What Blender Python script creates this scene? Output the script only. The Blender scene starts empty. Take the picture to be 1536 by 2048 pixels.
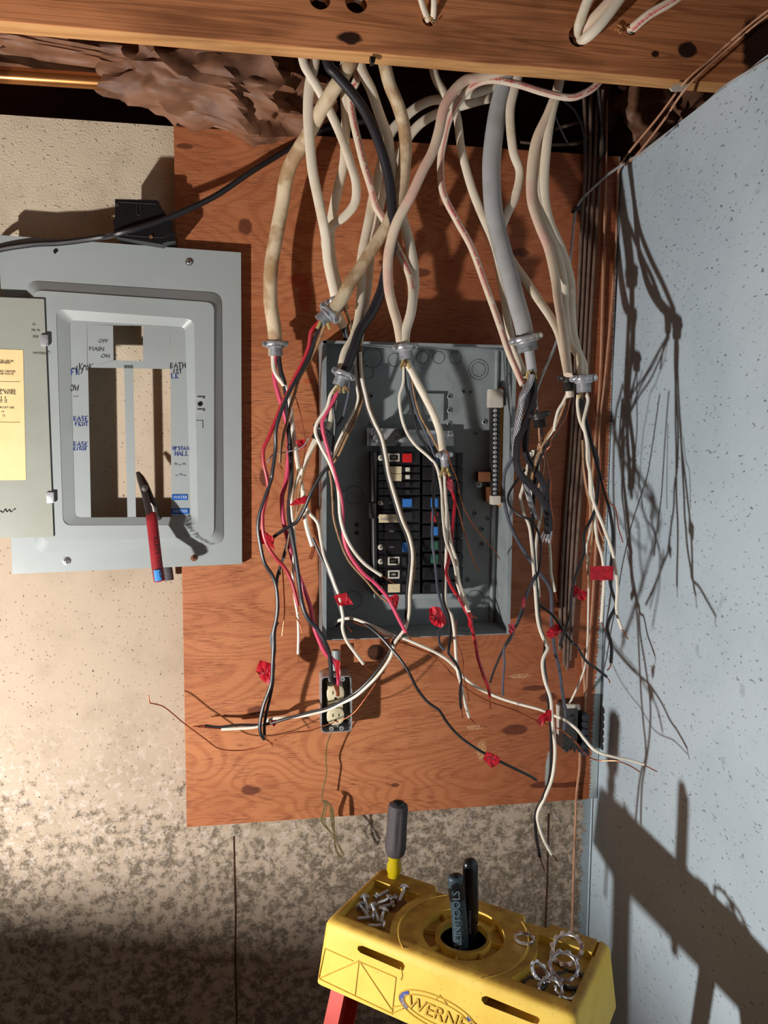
import bpy, bmesh, math, random
from mathutils import Vector as V, Matrix, noise as mnoise
random.seed(7)
C = bpy.context.scene.collection
# ------------------------------------------------------------------ camera
FPX = 1538.0
CAM = V((0, -1.55, 1.75))
CR = V((0.98757899, -0.15694175, 0.00755107))
CU = V((0.00817369, 0.0993085, 0.99502312))
CD = V((0.15691056, 0.98260221, -0.09935778))
cd = bpy.data.cameras.new('camera'); cam = bpy.data.objects.new('camera', cd); C.objects.link(cam)
m = Matrix((CR, CU, -CD)).transposed().to_4x4(); m.translation = CAM; cam.matrix_world = m
cd.sensor_fit = 'VERTICAL'; cd.sensor_height = 36; cd.lens = 36 * FPX / 2048; cd.clip_start = .02
sc = bpy.context.scene; sc.camera = cam
# ------------------------------------------------------------------ world, lamp, exposure
sc.view_settings.view_transform = 'Standard'; sc.view_settings.look = 'None'
sc.view_settings.gamma = 1; sc.view_settings.use_curve_mapping = False
sc.view_settings.exposure = 0.0
w = bpy.data.worlds.new('world'); sc.world = w; w.use_nodes = True
w.node_tree.nodes['Background'].inputs[0].default_value = (1.0, 0.84, 0.72, 1)
w.node_tree.nodes['Background'].inputs[1].default_value = 0.042
LAMP = V((-0.972, -0.962, 1.067))
ld = bpy.data.lights.new('lantern_light', 'POINT'); ld.energy = 105; ld.shadow_soft_size = .023; ld.color = (1.0, .965, .925)
lo = bpy.data.objects.new('lantern_light', ld); C.objects.link(lo); lo.location = LAMP
sc.cycles.max_bounces = 6
# ------------------------------------------------------------------ helpers
def ray(px, py): return CD + CR * ((px - 768) / FPX) - CU * ((py - 1024) / FPX)
def P(px, py, dep):                       # point seen at a pixel, dep metres in front of the concrete wall
    v = ray(px, py); return CAM + v * ((-dep - CAM.y) / v.y)
def PZ(px, py, z):
    v = ray(px, py); return CAM + v * ((z - CAM.z) / v.z)
def PN(px, py, p0, n):
    v = ray(px, py); return CAM + v * ((p0 - CAM).dot(n) / v.dot(n))
def lin(c):
    return tuple(((x / 255) / 12.92 if x / 255 <= .04045 else ((x / 255 + .055) / 1.055) ** 2.4) for x in c) + (1,)
class NT:
    def __init__(s, name, rough=.6, metal=0, spec=.5):
        s.m = bpy.data.materials.new(name); s.m.use_nodes = True; s.t = s.m.node_tree
        s.b = s.t.nodes['Principled BSDF']; s.b.inputs['Roughness'].default_value = rough
        s.b.inputs['Metallic'].default_value = metal; s.b.inputs['Specular IOR Level'].default_value = spec
    def n(s, t, **k):
        x = s.t.nodes.new(t)
        for a, v in k.items(): setattr(x, a, v)
        return x
    def put(s, sock, v):
        if hasattr(v, 'is_linked') or hasattr(v, 'links'): s.t.links.new(v, sock)
        else: sock.default_value = v
    def pos(s, scale=(1, 1, 1), loc=(0, 0, 0)):
        g = s.n('ShaderNodeNewGeometry'); mp = s.n('ShaderNodeMapping'); mp.vector_type = 'POINT'
        s.t.links.new(g.outputs['Position'], mp.inputs[0]); mp.inputs['Scale'].default_value = scale; mp.inputs['Location'].default_value = loc
        return mp.outputs[0]
    def noise(s, vec, scale, detail=3, rough=.55, dist=0):
        x = s.n('ShaderNodeTexNoise'); s.t.links.new(vec, x.inputs['Vector'])
        x.inputs['Scale'].default_value = scale; x.inputs['Detail'].default_value = detail
        x.inputs['Roughness'].default_value = rough; x.inputs['Distortion'].default_value = dist
        return x.outputs['Fac']
    def math(s, op, a, b=0, c=0):
        x = s.n('ShaderNodeMath', operation=op); s.put(x.inputs[0], a); s.put(x.inputs[1], b)
        if len(x.inputs) > 2: s.put(x.inputs[2], c)
        return x.outputs[0]
    def step(s, v, a, b, lo=0, hi=1):
        x = s.n('ShaderNodeMapRange'); x.interpolation_type = 'SMOOTHSTEP'
        for i, q in enumerate((v, a, b, lo, hi)): s.put(x.inputs[i], q)
        return x.outputs[0]
    def mix(s, f, a, b, mode='MIX'):
        x = s.n('ShaderNodeMix', data_type='RGBA', blend_type=mode)
        s.put(x.inputs[0], f); s.put(x.inputs[6], a); s.put(x.inputs[7], b); return x.outputs[2]
    def sep(s):
        g = s.n('ShaderNodeNewGeometry'); x = s.n('ShaderNodeSeparateXYZ'); s.t.links.new(g.outputs['Position'], x.inputs[0]); return x.outputs
    def bump(s, h, strength=.3, dist=.002, prev=None):
        x = s.n('ShaderNodeBump'); x.inputs['Strength'].default_value = strength; x.inputs['Distance'].default_value = dist
        s.t.links.new(h, x.inputs['Height'])
        if prev: s.t.links.new(prev, x.inputs['Normal'])
        return x.outputs[0]
    def done(s, col=None, nrm=None, rough=None):
        if col is not None: s.put(s.b.inputs['Base Color'], col)
        if nrm is not None: s.t.links.new(nrm, s.b.inputs['Normal'])
        if rough is not None: s.put(s.b.inputs['Roughness'], rough)
        return s.m
def simple(name, c, rough=.5, metal=0, c2=None, sc_=60, amt=.5, bmp=.0, bs=300, spec=.5, lo=.45, hi=.7):
    t = NT(name, rough, metal, spec); p = t.pos()
    c2 = c2 or tuple(int(x * .82) for x in c)
    col = t.mix(t.step(t.noise(p, sc_, 4), lo, hi, 0, amt), lin(c), lin(c2))
    nr = t.bump(t.noise(p, bs, 3), bmp, .001) if bmp else None
    return t.done(col, nr)
def spots(t, x, z, pts, k=1.0):
    """mask of elliptical spots (x, z, rx, rz) in the wall plane"""
    acc = None
    nz = t.noise(t.pos((40, 1, 40)), 1.0, 2)
    for (a, b, rx, rz) in pts:
        dx = t.math('DIVIDE', t.math('SUBTRACT', x, a), rx); dz = t.math('DIVIDE', t.math('SUBTRACT', z, b), rz)
        d = t.math('SQRT', t.math('ADD', t.math('MULTIPLY', dx, dx), t.math('MULTIPLY', dz, dz)))
        d = t.math('ADD', d, t.math('MULTIPLY', t.math('SUBTRACT', nz, .5), .9))
        f = t.step(d, .75, 1.15, 1, 0)
        acc = f if acc is None else t.math('MAXIMUM', acc, f)
    return acc
def wpt(px, py, dep=.035):
    p = P(px, py, dep); return p.x, p.z
# ------------------------------------------------------------------ materials
M = {}
def mk_ply():
    t = NT('red_brown_plywood', .55, 0, .35); x, y, z = t.sep()
    warp = t.noise(t.pos((1.3, 1, 4.5)), 1.0, 2, .5, .35)
    rings = t.math('SINE', t.math('MULTIPLY', warp, 260))
    rings = t.step(rings, -.2, 1.0, 0, 1)
    fine = t.step(t.noise(t.pos((30, 1, 520)), 1, 3, .65, .4), .48, .66, 0, 1)
    brk = t.step(t.noise(t.pos((14, 1, 26)), 1, 4), .40, .60, .15, 1)
    f2 = t.math('MULTIPLY', fine, brk)
    big = t.step(t.noise(t.pos((1.6, 1, 3.2), (3, 0, 1)), 1, 3), .36, .66, 0, 1)
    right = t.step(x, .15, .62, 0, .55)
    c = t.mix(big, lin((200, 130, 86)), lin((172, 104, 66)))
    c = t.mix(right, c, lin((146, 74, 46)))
    c = t.mix(t.math('MULTIPLY', rings, .34), c, lin((150, 76, 44)))
    c = t.mix(t.math('MULTIPLY', f2, .72), c, lin((112, 52, 30)))
    kn = []
    for (a, b, rx, rz) in ((490, 453, .013, .017), (512, 1422, .018, .011), (503, 1580, .02, .011), (757, 1307, .017, .017), (1070, 1376, .03, .006), (1095, 1395, .02, .011), (1030, 1460, .03, .012), (790, 1570, .01, .005), (528, 955, .011, .017), (370, 292, .017, .005), (1040, 505, .018, .01), (1130, 1570, .05, .006), (1085, 1570, .03, .007), (835, 545, .03, .009)):
        q = wpt(a, b); kn.append((q[0], q[1], rx, rz))
    c = t.mix(t.math('MULTIPLY', spots(t, x, z, kn), .8), c, lin((84, 38, 26)))
    red = [(*wpt(610, 590), .014, .03), (*wpt(598, 560), .02, .014), (*wpt(617, 762), .012, .006)]
    c = t.mix(t.math('MULTIPLY', spots(t, x, z, red), .5), c, lin((176, 52, 30)))
    pale = t.step(t.noise(t.pos((120, 1, 160)), 1, 2), .70, .76, 0, .6)
    c = t.mix(pale, c, lin((226, 170, 128)))
    chip = [(*wpt(1040, 1352), .026, .005), (*wpt(962, 1500), .012, .02), (*wpt(950, 1455), .02, .006)]
    cm = t.math('MULTIPLY', spots(t, x, z, chip), t.step(t.noise(t.pos((260, 1, 400)), 1, 3), .42, .62, 0, .85))
    c = t.mix(cm, c, lin((226, 190, 140)))
    # light blue wall paint brushed over the board's right hand edge, ragged bristle marks
    br = t.noise(t.pos((18, 1, 420)), 1, 2)
    edge = t.math('ADD', t.math('MULTIPLY', br, .022), t.step(z, .95, 1.75, .688, .704))
    pm = t.step(t.math('SUBTRACT', x, edge), 0, .002, 0, .95)
    c = t.mix(pm, c, lin((186, 202, 204)))
    # a small pale patch of plaster on the lower edge
    pl = spots(t, x, z, [(*wpt(1096, 1545), .0065, .045)])
    c = t.mix(pl, c, lin((176, 182, 178)))
    nr = t.bump(t.math('ADD', f2, t.noise(t.pos((30, 30, 60)), 1, 4)), .35, .0012)
    return t.done(c, nr)
def mk_concrete():
    t = NT('stained_concrete', .9, 0, .15); x, y, z = t.sep()
    p = t.pos()
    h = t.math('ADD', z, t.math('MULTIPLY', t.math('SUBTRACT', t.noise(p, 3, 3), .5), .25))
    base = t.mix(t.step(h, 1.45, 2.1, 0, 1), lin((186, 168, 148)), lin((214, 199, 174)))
    c = t.mix(t.step(t.noise(p, 9, 5), .45, .7, 0, .35), base, lin((150, 134, 112)))
    # grey brown damp staining that grows towards the floor
    n1 = t.noise(p, 44, 6, .72, .1); n2 = t.noise(p, 7, 3)
    thr = t.step(h, .80, 1.38, .50, .74)
    thr = t.math('SUBTRACT', thr, t.math('MULTIPLY', t.math('SUBTRACT', n2, .5), .25))
    thr = t.math('SUBTRACT', thr, t.step(x, -.2, .5, 0, .05))
    st = t.math('MULTIPLY', t.step(t.math('SUBTRACT', n1, thr), -.07, .08, 0, .88), t.step(t.noise(p, 150, 4, .7), .32, .55, .45, 1))
    c = t.mix(st, c, lin((98, 88, 74)))
    wh = t.step(t.noise(t.pos((1, 1, 1), (5, 0, 2)), 60, 5, .7), .52, .60, 0, 1)
    wh = t.math('MULTIPLY', wh, t.math('MULTIPLY', t.step(z, .7, 1.0, .3, 1), t.step(z, 1.0, 1.3, 1, 0)))
    c = t.mix(t.math('MULTIPLY', wh, .5), c, lin((214, 200, 190)))
    # thin light blue overspill beside the corner
    e = t.math('ADD', t.math('MULTIPLY', t.noise(t.pos((20, 1, 60)), 1, 3), .05), .672)
    c = t.mix(t.step(t.math('SUBTRACT', x, e), 0, .012, 0, .95), c, lin((150, 166, 174)))
    pit = t.step(t.noise(t.pos((210, 210, 150)), 1, 2, .5), .665, .70, 0, 1)
    low = t.step(z, 2.0, 1.75, 0, 1)
    c = t.mix(t.math('MULTIPLY', pit, t.math('MULTIPLY', low, .85)), c, lin((88, 66, 46)))
    nb = t.noise(p, 260, 3, .6); nc = t.step(t.noise(p, 130, 1), .66, .74, 0, 1)
    up = t.step(z, 1.7, 2.0, .12, 1)
    b1 = t.bump(t.math('MULTIPLY', nb, up), .8, .0022)
    b2 = t.bump(t.math('MULTIPLY', nc, up), .8, .0025, b1)
    b3 = t.bump(t.math('MULTIPLY', t.math('MULTIPLY', pit, low), -1.0), .6, .002, b2)
    return t.done(c, b3)
def mk_blue():
    t = NT('pitted_light_blue_paint', .5, 0, .35); p = t.pos()
    c = t.mix(t.step(t.noise(p, 5, 4), .35, .7, 0, .7), lin((188, 204, 214)), lin((172, 190, 201)))
    rot = t.n('ShaderNodeMapping'); g = t.n('ShaderNodeNewGeometry'); t.t.links.new(g.outputs['Position'], rot.inputs[0])
    rot.inputs['Rotation'].default_value = (.5, 0, 0); rot.inputs['Scale'].default_value = (1, 95, 190)
    n = t.noise(rot.outputs[0], 1, 2, .5)
    pit = t.step(n, .675, .71, 0, 1)
    c = t.mix(t.math('MULTIPLY', pit, t.step(t.noise(p, 12, 2), .35, .6, .15, .7)), c, lin((84, 92, 96)))
    dirt = t.step(t.noise(p, 30, 5), .66, .74, 0, .35)
    c = t.mix(dirt, c, lin((120, 132, 136)))
    b = t.bump(t.noise(p, 14, 4), .35, .006); b = t.bump(t.noise(p, 90, 3), .3, .002, b)
    b = t.bump(t.math('MULTIPLY', pit, -1), .8, .003, b)
    return t.done(c, b)
def mk_wood(name, c1, c2, knot=None, sx=1.2, sz=18, ring=60):
    t = NT(name, .6, 0, .3)
    warp = t.noise(t.pos((sx, sz, sz)), 1.0, 2, .5, .5)
    r = t.step(t.math('SINE', t.math('MULTIPLY', warp, ring)), -.3, 1, 0, 1)
    fine = t.step(t.noise(t.pos((6, 300, 300)), 1, 3), .42, .68, 0, 1)
    c = t.mix(t.math('MULTIPLY', r, .55), lin(c1), lin(c2))
    c = t.mix(t.math('MULTIPLY', fine, .4), c, lin(c2))
    blot = t.step(t.noise(t.pos((4, 6, 9), (2, 1, 0)), 1, 4), .5, .72, 0, .45)
    c = t.mix(blot, c, lin(tuple(int(q * .55) for q in c2)))
    if knot:
        x, y, z = t.sep(); c = t.mix(spots(t, x, z, knot), c, lin((52, 30, 20)))
    return t.done(c, t.bump(fine, .25, .0008))
def mk_redprint():
    t = NT('cream_jacket_with_red_print', .5); uv = t.n('ShaderNodeUVMap'); s = t.n('ShaderNodeSeparateXYZ'); t.t.links.new(uv.outputs[0], s.inputs[0])
    u, v = s.outputs[0], s.outputs[1]
    a = t.math('ABSOLUTE', t.math('SUBTRACT', u, .27)); b = t.math('ABSOLUTE', t.math('SUBTRACT', u, .21))
    wv = t.math('MULTIPLY', t.noise(t.pos((60, 60, 60)), 1, 1), 1)
    l = t.math('MAXIMUM', t.step(a, .022, .03, 1, 0), t.step(b, .008, .012, 1, 0))
    l = t.math('MULTIPLY', l, t.step(wv, .36, .46, 0, 1))
    letters = t.math('MULTIPLY', t.step(a, .05, .06, 1, 0), t.math('MULTIPLY', t.step(t.noise(t.pos((330, 330, 330)), 1, 1), .5, .56, 0, 1), t.step(t.noise(t.pos((9, 9, 9)), 1, 1), .5, .53, 0, 1)))
    c = t.mix(t.step(t.noise(t.pos(), 30, 3), .4, .7, 0, .7), lin((238, 224, 200)), lin((234, 190, 174)))
    c = t.mix(t.math('MULTIPLY', t.math('MAXIMUM', l, letters), .85), c, lin((200, 54, 70)))
    return t.done(c)
def mk_yellow():
    t = NT('worn_yellow_plastic', .55, 0, .3); g = t.n('ShaderNodeNewGeometry'); s = t.n('ShaderNodeSeparateXYZ'); t.t.links.new(g.outputs['Normal'], s.inputs[0])
    p = t.pos()
    c = t.mix(t.step(t.noise(p, 20, 4), .4, .7, 0, .5), lin((228, 194, 88)), lin((214, 174, 66)))
    # brown dust lies on the level faces
    top = t.step(s.outputs[2], .5, .95, 0, 1)
    c = t.mix(t.math('MULTIPLY', top, t.step(t.noise(p, 26, 5), .3, .62, .5, .92)), c, lin((146, 104, 38)))
    c = t.mix(t.step(t.noise(p, 210, 3), .66, .74, 0, .55), c, lin((96, 66, 26)))
    c = t.mix(t.math('MULTIPLY', top, t.step(t.noise(p, 420, 2), .70, .75, 0, .7)), c, lin((226, 200, 140)))
    return t.done(c, t.bump(t.noise(p, 200, 3), .12, .001))
M['ply'] = mk_ply(); M['concrete'] = mk_concrete(); M['blue'] = mk_blue(); M['redprint'] = mk_redprint(); M['yellow'] = mk_yellow()
jk = [(P(1375, 100, .288).x, P(1375, 100, .288).z, .017, .012), (P(1512, 85, .288).x, P(1512, 85, .288).z, .030, .045), (P(1310, 108, .288).x, P(1310, 108, .288).z, .008, .006), (P(700, 75, .288).x, P(700, 75, .288).z, .02, .01)]
M['joist'] = mk_wood('brown_joist_wood', (214, 142, 94), (150, 90, 54), jk)
M['lit_torn_wood'] = mk_wood('pale_lit_and_torn_wood', (222, 170, 112), (190, 132, 80))
M['darkwood'] = mk_wood('dark_old_timber', (84, 50, 32), (50, 28, 18))
M['paper'] = simple('brown_kraft_paper', (142, 100, 74), .6, c2=(94, 62, 46), sc_=14, amt=.8, bmp=.5, bs=60, lo=.4, hi=.65)
M['copperpipe'] = simple('tarnished_copper_pipe', (196, 132, 78), .28, .85, (128, 84, 50), 18, .8)
M['cream'] = simple('aged_cream_jacket', (240, 228, 206), .5, 0, (206, 182, 144), 22, .55, .1, lo=.5, hi=.75)
M['dirtycream'] = simple('browned_cream_jacket', (232, 212, 178), .5, 0, (172, 132, 88), 26, .8, .1, lo=.4, hi=.62)
M['pinkcream'] = simple('pink_tinted_cream_jacket', (232, 212, 186), .5, 0, (222, 158, 150), 12, .55, lo=.46, hi=.66)
M['grey'] = simple('grey_service_jacket', (182, 184, 186), .55, 0, (140, 134, 122), 14, .5, .15)
M['black'] = simple('black_insulation', (34, 32, 36), .38, 0, (22, 20, 22), 60)
M['blackthick'] = simple('black_cable_jacket', (42, 40, 46), .42, 0, (28, 26, 30), 40, .5, .2, 120)
M['bluegrey'] = simple('blue_grey_insulation', (82, 86, 98), .5, 0, (56, 58, 66), 60)
M['darkbrown'] = simple('dark_brown_jacket', (118, 96, 82), .5, 0, (74, 58, 50), 60)
M['white'] = simple('white_insulation', (240, 232, 216), .4, 0, (214, 200, 174), 40)
M['red'] = simple('red_insulation', (186, 34, 50), .4, 0, (150, 24, 38), 60)
M['pink'] = simple('pink_red_insulation', (226, 78, 112), .38, 0, (200, 56, 88), 60)
M['taupe'] = simple('paper_brown_wire', (168, 130, 92), .6, 0, (118, 84, 58), 90, .8)
M['tan'] = simple('tan_bell_wire', (196, 148, 118), .5, 0, (156, 108, 84), 60)
M['copper'] = simple('bare_copper', (184, 104, 70), .32, .8, (120, 62, 42), 60)
M['alu'] = simple('bare_aluminium', (206, 206, 210), .34, .6, (120, 120, 126), 400, .7)
M['zinc'] = simple('zinc_plated_steel', (200, 202, 206), .38, .55, (150, 150, 154), 120, .7, .1)
M['darkzinc'] = simple('dull_dark_steel', (84, 82, 80), .45, .7, (50, 48, 46), 120, .7)
M['steel'] = simple('bright_steel', (212, 212, 216), .22, .85, (160, 160, 166), 120, .5)
M['panelgrey'] = simple('light_grey_enamel', (160, 167, 167), .38, 0, (150, 156, 154), 6, .6, .04, 40)
M['dooralt'] = simple('olive_grey_enamel', (156, 160, 150), .4, 0, (146, 148, 134), 8, .6)
M['boxgrey'] = simple('box_grey_enamel', (146, 154, 156), .4, 0, (120, 126, 128), 22, .6, .03, 60)
M['plastic'] = simple('black_bakelite', (26, 25, 27), .3, 0, (18, 17, 18), 60)
M['ivory'] = simple('ivory_plastic', (226, 214, 178), .35)
M['beige'] = simple('beige_label', (224, 208, 170), .7, 0, (196, 172, 128), 200)
M['paperlabel'] = simple('yellowed_paper', (246, 216, 158), .8, 0, (238, 204, 144), 20, .5)
M['handlered'] = simple('red_toggle', (206, 30, 32), .4); M['handleblue'] = simple('blue_toggle', (54, 122, 204), .4)
M['handlegreen'] = simple('green_toggle', (52, 106, 78), .4); M['handledark'] = simple('dark_toggle', (44, 42, 44), .4)
M['orange'] = simple('orange_brown_fibre', (204, 128, 32), .6)
M['whitepl'] = simple('off_white_plastic', (216, 210, 196), .4)
M['tape'] = simple('red_electrical_tape', (232, 54, 72), .35, 0, (206, 34, 52), 60, .6, .1, 200)
M['pinktape'] = simple('pink_red_tape', (214, 84, 100), .4)
M['toolred'] = simple('dirty_red_grip', (156, 34, 42), .5, 0, (96, 22, 30), 30, .8, .1, 300)
M['toolsteel'] = simple('dark_tool_steel', (96, 90, 88), .4, .8, (60, 54, 52), 60, .7)
M['toolblue'] = simple('sky_blue_paint_patch', (70, 150, 226), .4)
M['toolteal'] = simple('dark_teal_grip', (46, 62, 70), .45, 0, (38, 50, 56), 60, .5, .1)
M['toolblack'] = simple('glossy_black_grip', (22, 22, 24), .25)
M['rubber'] = simple('charcoal_rubber', (70, 64, 66), .7, 0, (58, 52, 54), 60, .5, .1)
M['amber'] = simple('clear_yellow_acetate', (214, 190, 30), .15); M['amber'].node_tree.nodes['Principled BSDF'].inputs['Transmission Weight'].default_value = .35
M['ladderred'] = simple('orange_red_fibreglass', (200, 58, 44), .5, 0, (190, 54, 44), 30)
M['green'] = simple('olive_green_string', (120, 106, 66), .8, 0, (74, 70, 46), 90, .7)
M['ink'] = simple('black_marker', (24, 24, 30), .5); M['bluepen'] = simple('blue_marker', (34, 60, 150), .5)
M['faint'] = simple('faded_marker', (128, 128, 150), .5); M['emboss'] = simple('embossed_grey', (128, 134, 134), .4); M['moldteal'] = simple('moulded_teal', (92, 112, 122), .35)
M['dymo'] = simple('blue_embossing_tape', (30, 92, 176), .3); M['dymotext'] = simple('white_stressed_plastic', (206, 222, 240), .4)
M['logoblue'] = simple('worn_blue_ink', (44, 72, 150), .5, 0, (190, 160, 60), 200, .8); M['mold'] = simple('moulded_yellow', (196, 156, 50), .55)
M['dirtgrey'] = simple('crumbly_grey_putty', (62, 66, 74), .5, .3, (30, 32, 38), 260, .9, .8, 200)
M['rust'] = simple('rust_brown', (120, 72, 40), .8)
M['fray'] = simple('frayed_yellow_fibre', (208, 186, 120), .8)

class MB:
    def __init__(s): s.bm = bmesh.new(); s.uv = None
    def box(s, c, d, R=None, bev=0):
        t = bmesh.new(); bmesh.ops.create_cube(t, size=1)
        bmesh.ops.scale(t, vec=d, verts=t.verts)
        if bev: bmesh.ops.bevel(t, geom=t.edges, offset=bev, segments=2, affect='EDGES', profile=.7)
        if R: bmesh.ops.transform(t, matrix=R.to_4x4(), verts=t.verts)
        bmesh.ops.translate(t, vec=c, verts=t.verts); s._join(t); return s
    def _join(s, t):
        me = bpy.data.meshes.new('tmp'); t.to_mesh(me); t.free(); s.bm.from_mesh(me); bpy.data.meshes.remove(me)
    def loft(s, rings, cap=True, close=True, uvs=False):
        vs = [[s.bm.verts.new(p) for p in r] for r in rings]; n = len(rings[0])
        if uvs and s.uv is None: s.uv = s.bm.loops.layers.uv.new('UVMap')
        L = 0
        for i in range(len(vs) - 1):
            dl = (V(rings[i + 1][0]) - V(rings[i][0])).length if uvs else 0
            for j in range(n if close else n - 1):
                k = (j + 1) % n
                f = s.bm.faces.new((vs[i][j], vs[i][k], vs[i + 1][k], vs[i + 1][j])); f.smooth = True
                if uvs:
                    for lp, uvv in zip(f.loops, ((j / n, L), ((j + 1) / n, L), ((j + 1) / n, L + dl), (j / n, L + dl))): lp[s.uv].uv = uvv
            L += dl
        if cap:
            for r in (vs[0], vs[-1]):
                if len(r) > 2:
                    try: s.bm.faces.new(r)
                    except ValueError: pass
        return s
    def lathe(s, o, ax, prof, n=20, ref=None, flute=0, nf=8):
        ax = V(ax).normalized(); a = V(ref) if ref else (V((0, 0, 1)) if abs(ax.z) < .8 else V((1, 0, 0)))
        a = (a - ax * a.dot(ax)).normalized(); b = ax.cross(a)
        rings = []
        for q in prof:
            r, h = q[0], q[1]; fl = q[2] if len(q) > 2 else 0
            rings.append([V(o) + ax * h + (a * math.cos(t) + b * math.sin(t)) * (max(r, 1e-5) * (1 - fl * (.5 + .5 * math.cos(nf * t)) ** 3)) for t in [2 * math.pi * i / n for i in range(n)]])
        return s.loft(rings)
    def cyl(s, a, b, r, n=14, r2=None):
        a, b = V(a), V(b); h = (b - a).length; return s.lathe(a, b - a, [(r, 0), (r2 if r2 is not None else r, h)], n)
    def sweep(s, pts, rx, ry=None, n=8, ref=V((0, -1, 0)), uvs=False, taper=None, twist=0):
        ry = ry or rx; rings = []
        for i, p in enumerate(pts):
            T = (pts[min(i + 1, len(pts) - 1)] - pts[max(i - 1, 0)]).normalized()
            sd = T.cross(ref)
            if sd.length < .25: sd = T.cross(V((0, 0, 1))) + sd * .5
            sd.normalize(); nn = sd.cross(T).normalized()
            if twist:
                an = twist * mnoise.noise(p * 6); sd, nn = sd * math.cos(an) + nn * math.sin(an), nn * math.cos(an) - sd * math.sin(an)
            k = taper(i / (len(pts) - 1)) if taper else 1
            rings.append([p + sd * (math.cos(a) * rx * k) + nn * (math.sin(a) * ry * k) for a in [2 * math.pi * j / n for j in range(n)]])
        return s.loft(rings, uvs=uvs)
    def prism(s, pts, off):
        off = V(off); a = [s.bm.verts.new(V(p)) for p in pts]; b = [s.bm.verts.new(V(p) + off) for p in pts]; n = len(a)
        s.bm.faces.new(a); s.bm.faces.new(b[::-1])
        for i in range(n): s.bm.faces.new((a[i], b[i], b[(i + 1) % n], a[(i + 1) % n]))
        return s
    def build(s, name, mat, parent=None, smooth=None, origin=None, label=None):
        bmesh.ops.recalc_face_normals(s.bm, faces=s.bm.faces)
        if smooth is not None:
            for f in s.bm.faces: f.smooth = smooth
        if parent is not None: o0 = V(parent['_o'])
        elif origin is not None: o0 = V(origin)
        else:
            o0 = sum((v.co for v in s.bm.verts), V()) / max(1, len(s.bm.verts))
        bmesh.ops.translate(s.bm, vec=-o0, verts=s.bm.verts)
        me = bpy.data.meshes.new(name); s.bm.to_mesh(me); s.bm.free()
        me.materials.append(mat if not isinstance(mat, str) else M[mat])
        o = bpy.data.objects.new(name, me); C.objects.link(o); o['_o'] = o0
        if parent is not None: o.parent = parent
        else: o.location = o0
        if label: o['label'] = label
        me.set_sharp_from_angle(angle=math.radians(40)) if smooth is None or smooth else None
        return o
def tag(o, label=None, cat=None, group=None, kind=None):
    for k, v in (('label', label), ('category', cat), ('group', group), ('kind', kind)):
        if v: o[k] = v
    return o
def thing(name, loc, label, cat, group=None):
    o = bpy.data.objects.new(name, None); C.objects.link(o); o.location = loc; o['_o'] = V(loc); o.empty_display_size = .02
    return tag(o, label, cat, group)
def boolean(o, cutters):
    for c in cutters:
        md = o.modifiers.new('b', 'BOOLEAN'); md.object = c; md.operation = 'DIFFERENCE'; md.solver = 'EXACT'
    bpy.context.view_layer.update()
    dg = bpy.context.evaluated_depsgraph_get(); me = bpy.data.meshes.new_from_object(o.evaluated_get(dg)); mt = o.data.materials[0]
    o.modifiers.clear(); o.data = me
    if not me.materials: me.materials.append(mt)
    for c in cutters: d = c.data; bpy.data.objects.remove(c); bpy.data.meshes.remove(d)
    me.set_sharp_from_angle(angle=math.radians(35))
def pp(s):
    return [tuple(float(q) for q in a.split(',')) for a in s.split()]
def spline(p3, sub=6):
    out = []
    n = len(p3)
    if n < 3: sub = 2
    for i in range(n - 1):
        a = p3[max(i - 1, 0)]; b = p3[i]; c = p3[i + 1]; d = p3[min(i + 2, n - 1)]
        for k in range(sub):
            t = k / sub
            out.append(.5 * ((2 * b) + (c - a) * t + (2 * a - 5 * b + 4 * c - d) * t * t + (3 * b - a - 3 * c + d) * t ** 3))
    out.append(p3[-1]); return out
def depth_at(dep, t):
    if not isinstance(dep, (list, tuple)): return dep
    x = t * (len(dep) - 1); i = min(int(x), len(dep) - 2); return dep[i] + (dep[i + 1] - dep[i]) * (x - i)
def path(s, dep, sub=6):
    q = pp(s) if isinstance(s, str) else s
    out = spline([P(x, y, depth_at(dep, i / (len(q) - 1))) for i, (x, y) in enumerate(q)], sub)
    for i, p in enumerate(out):                      # keep wires clear of the blue wall
        if p.x > .7197 - .005 and p.z < 2.31: out[i] = CAM + (p - CAM) * ((.7197 - .005) / p.x)
    return out
def text(st, size, o, right, up, mat, parent, name='lettering', ext=.0003, shear=0, align='LEFT', space=1.0):
    cu = bpy.data.curves.new('t', 'FONT'); cu.body = st; cu.size = size; cu.extrude = ext; cu.shear = shear; cu.align_x = align; cu.space_character = space
    cu.resolution_u = 3
    ob = bpy.data.objects.new('t', cu); C.objects.link(ob); bpy.context.view_layer.update()
    me = bpy.data.meshes.new_from_object(ob.evaluated_get(bpy.context.evaluated_depsgraph_get())); bpy.data.objects.remove(ob); bpy.data.curves.remove(cu)
    r = V(right).normalized(); u = V(up); u = (u - r * u.dot(r)).normalized(); n = r.cross(u)
    mt = Matrix((r, u, n)).transposed().to_4x4(); mt.translation = V(o) - V(parent['_o'])
    me.transform(mt); me.materials.clear(); me.materials.append(M[mat])
    ob = bpy.data.objects.new(name, me); C.objects.link(ob); ob.parent = parent; ob['_o'] = V(parent['_o']); return ob
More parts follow.
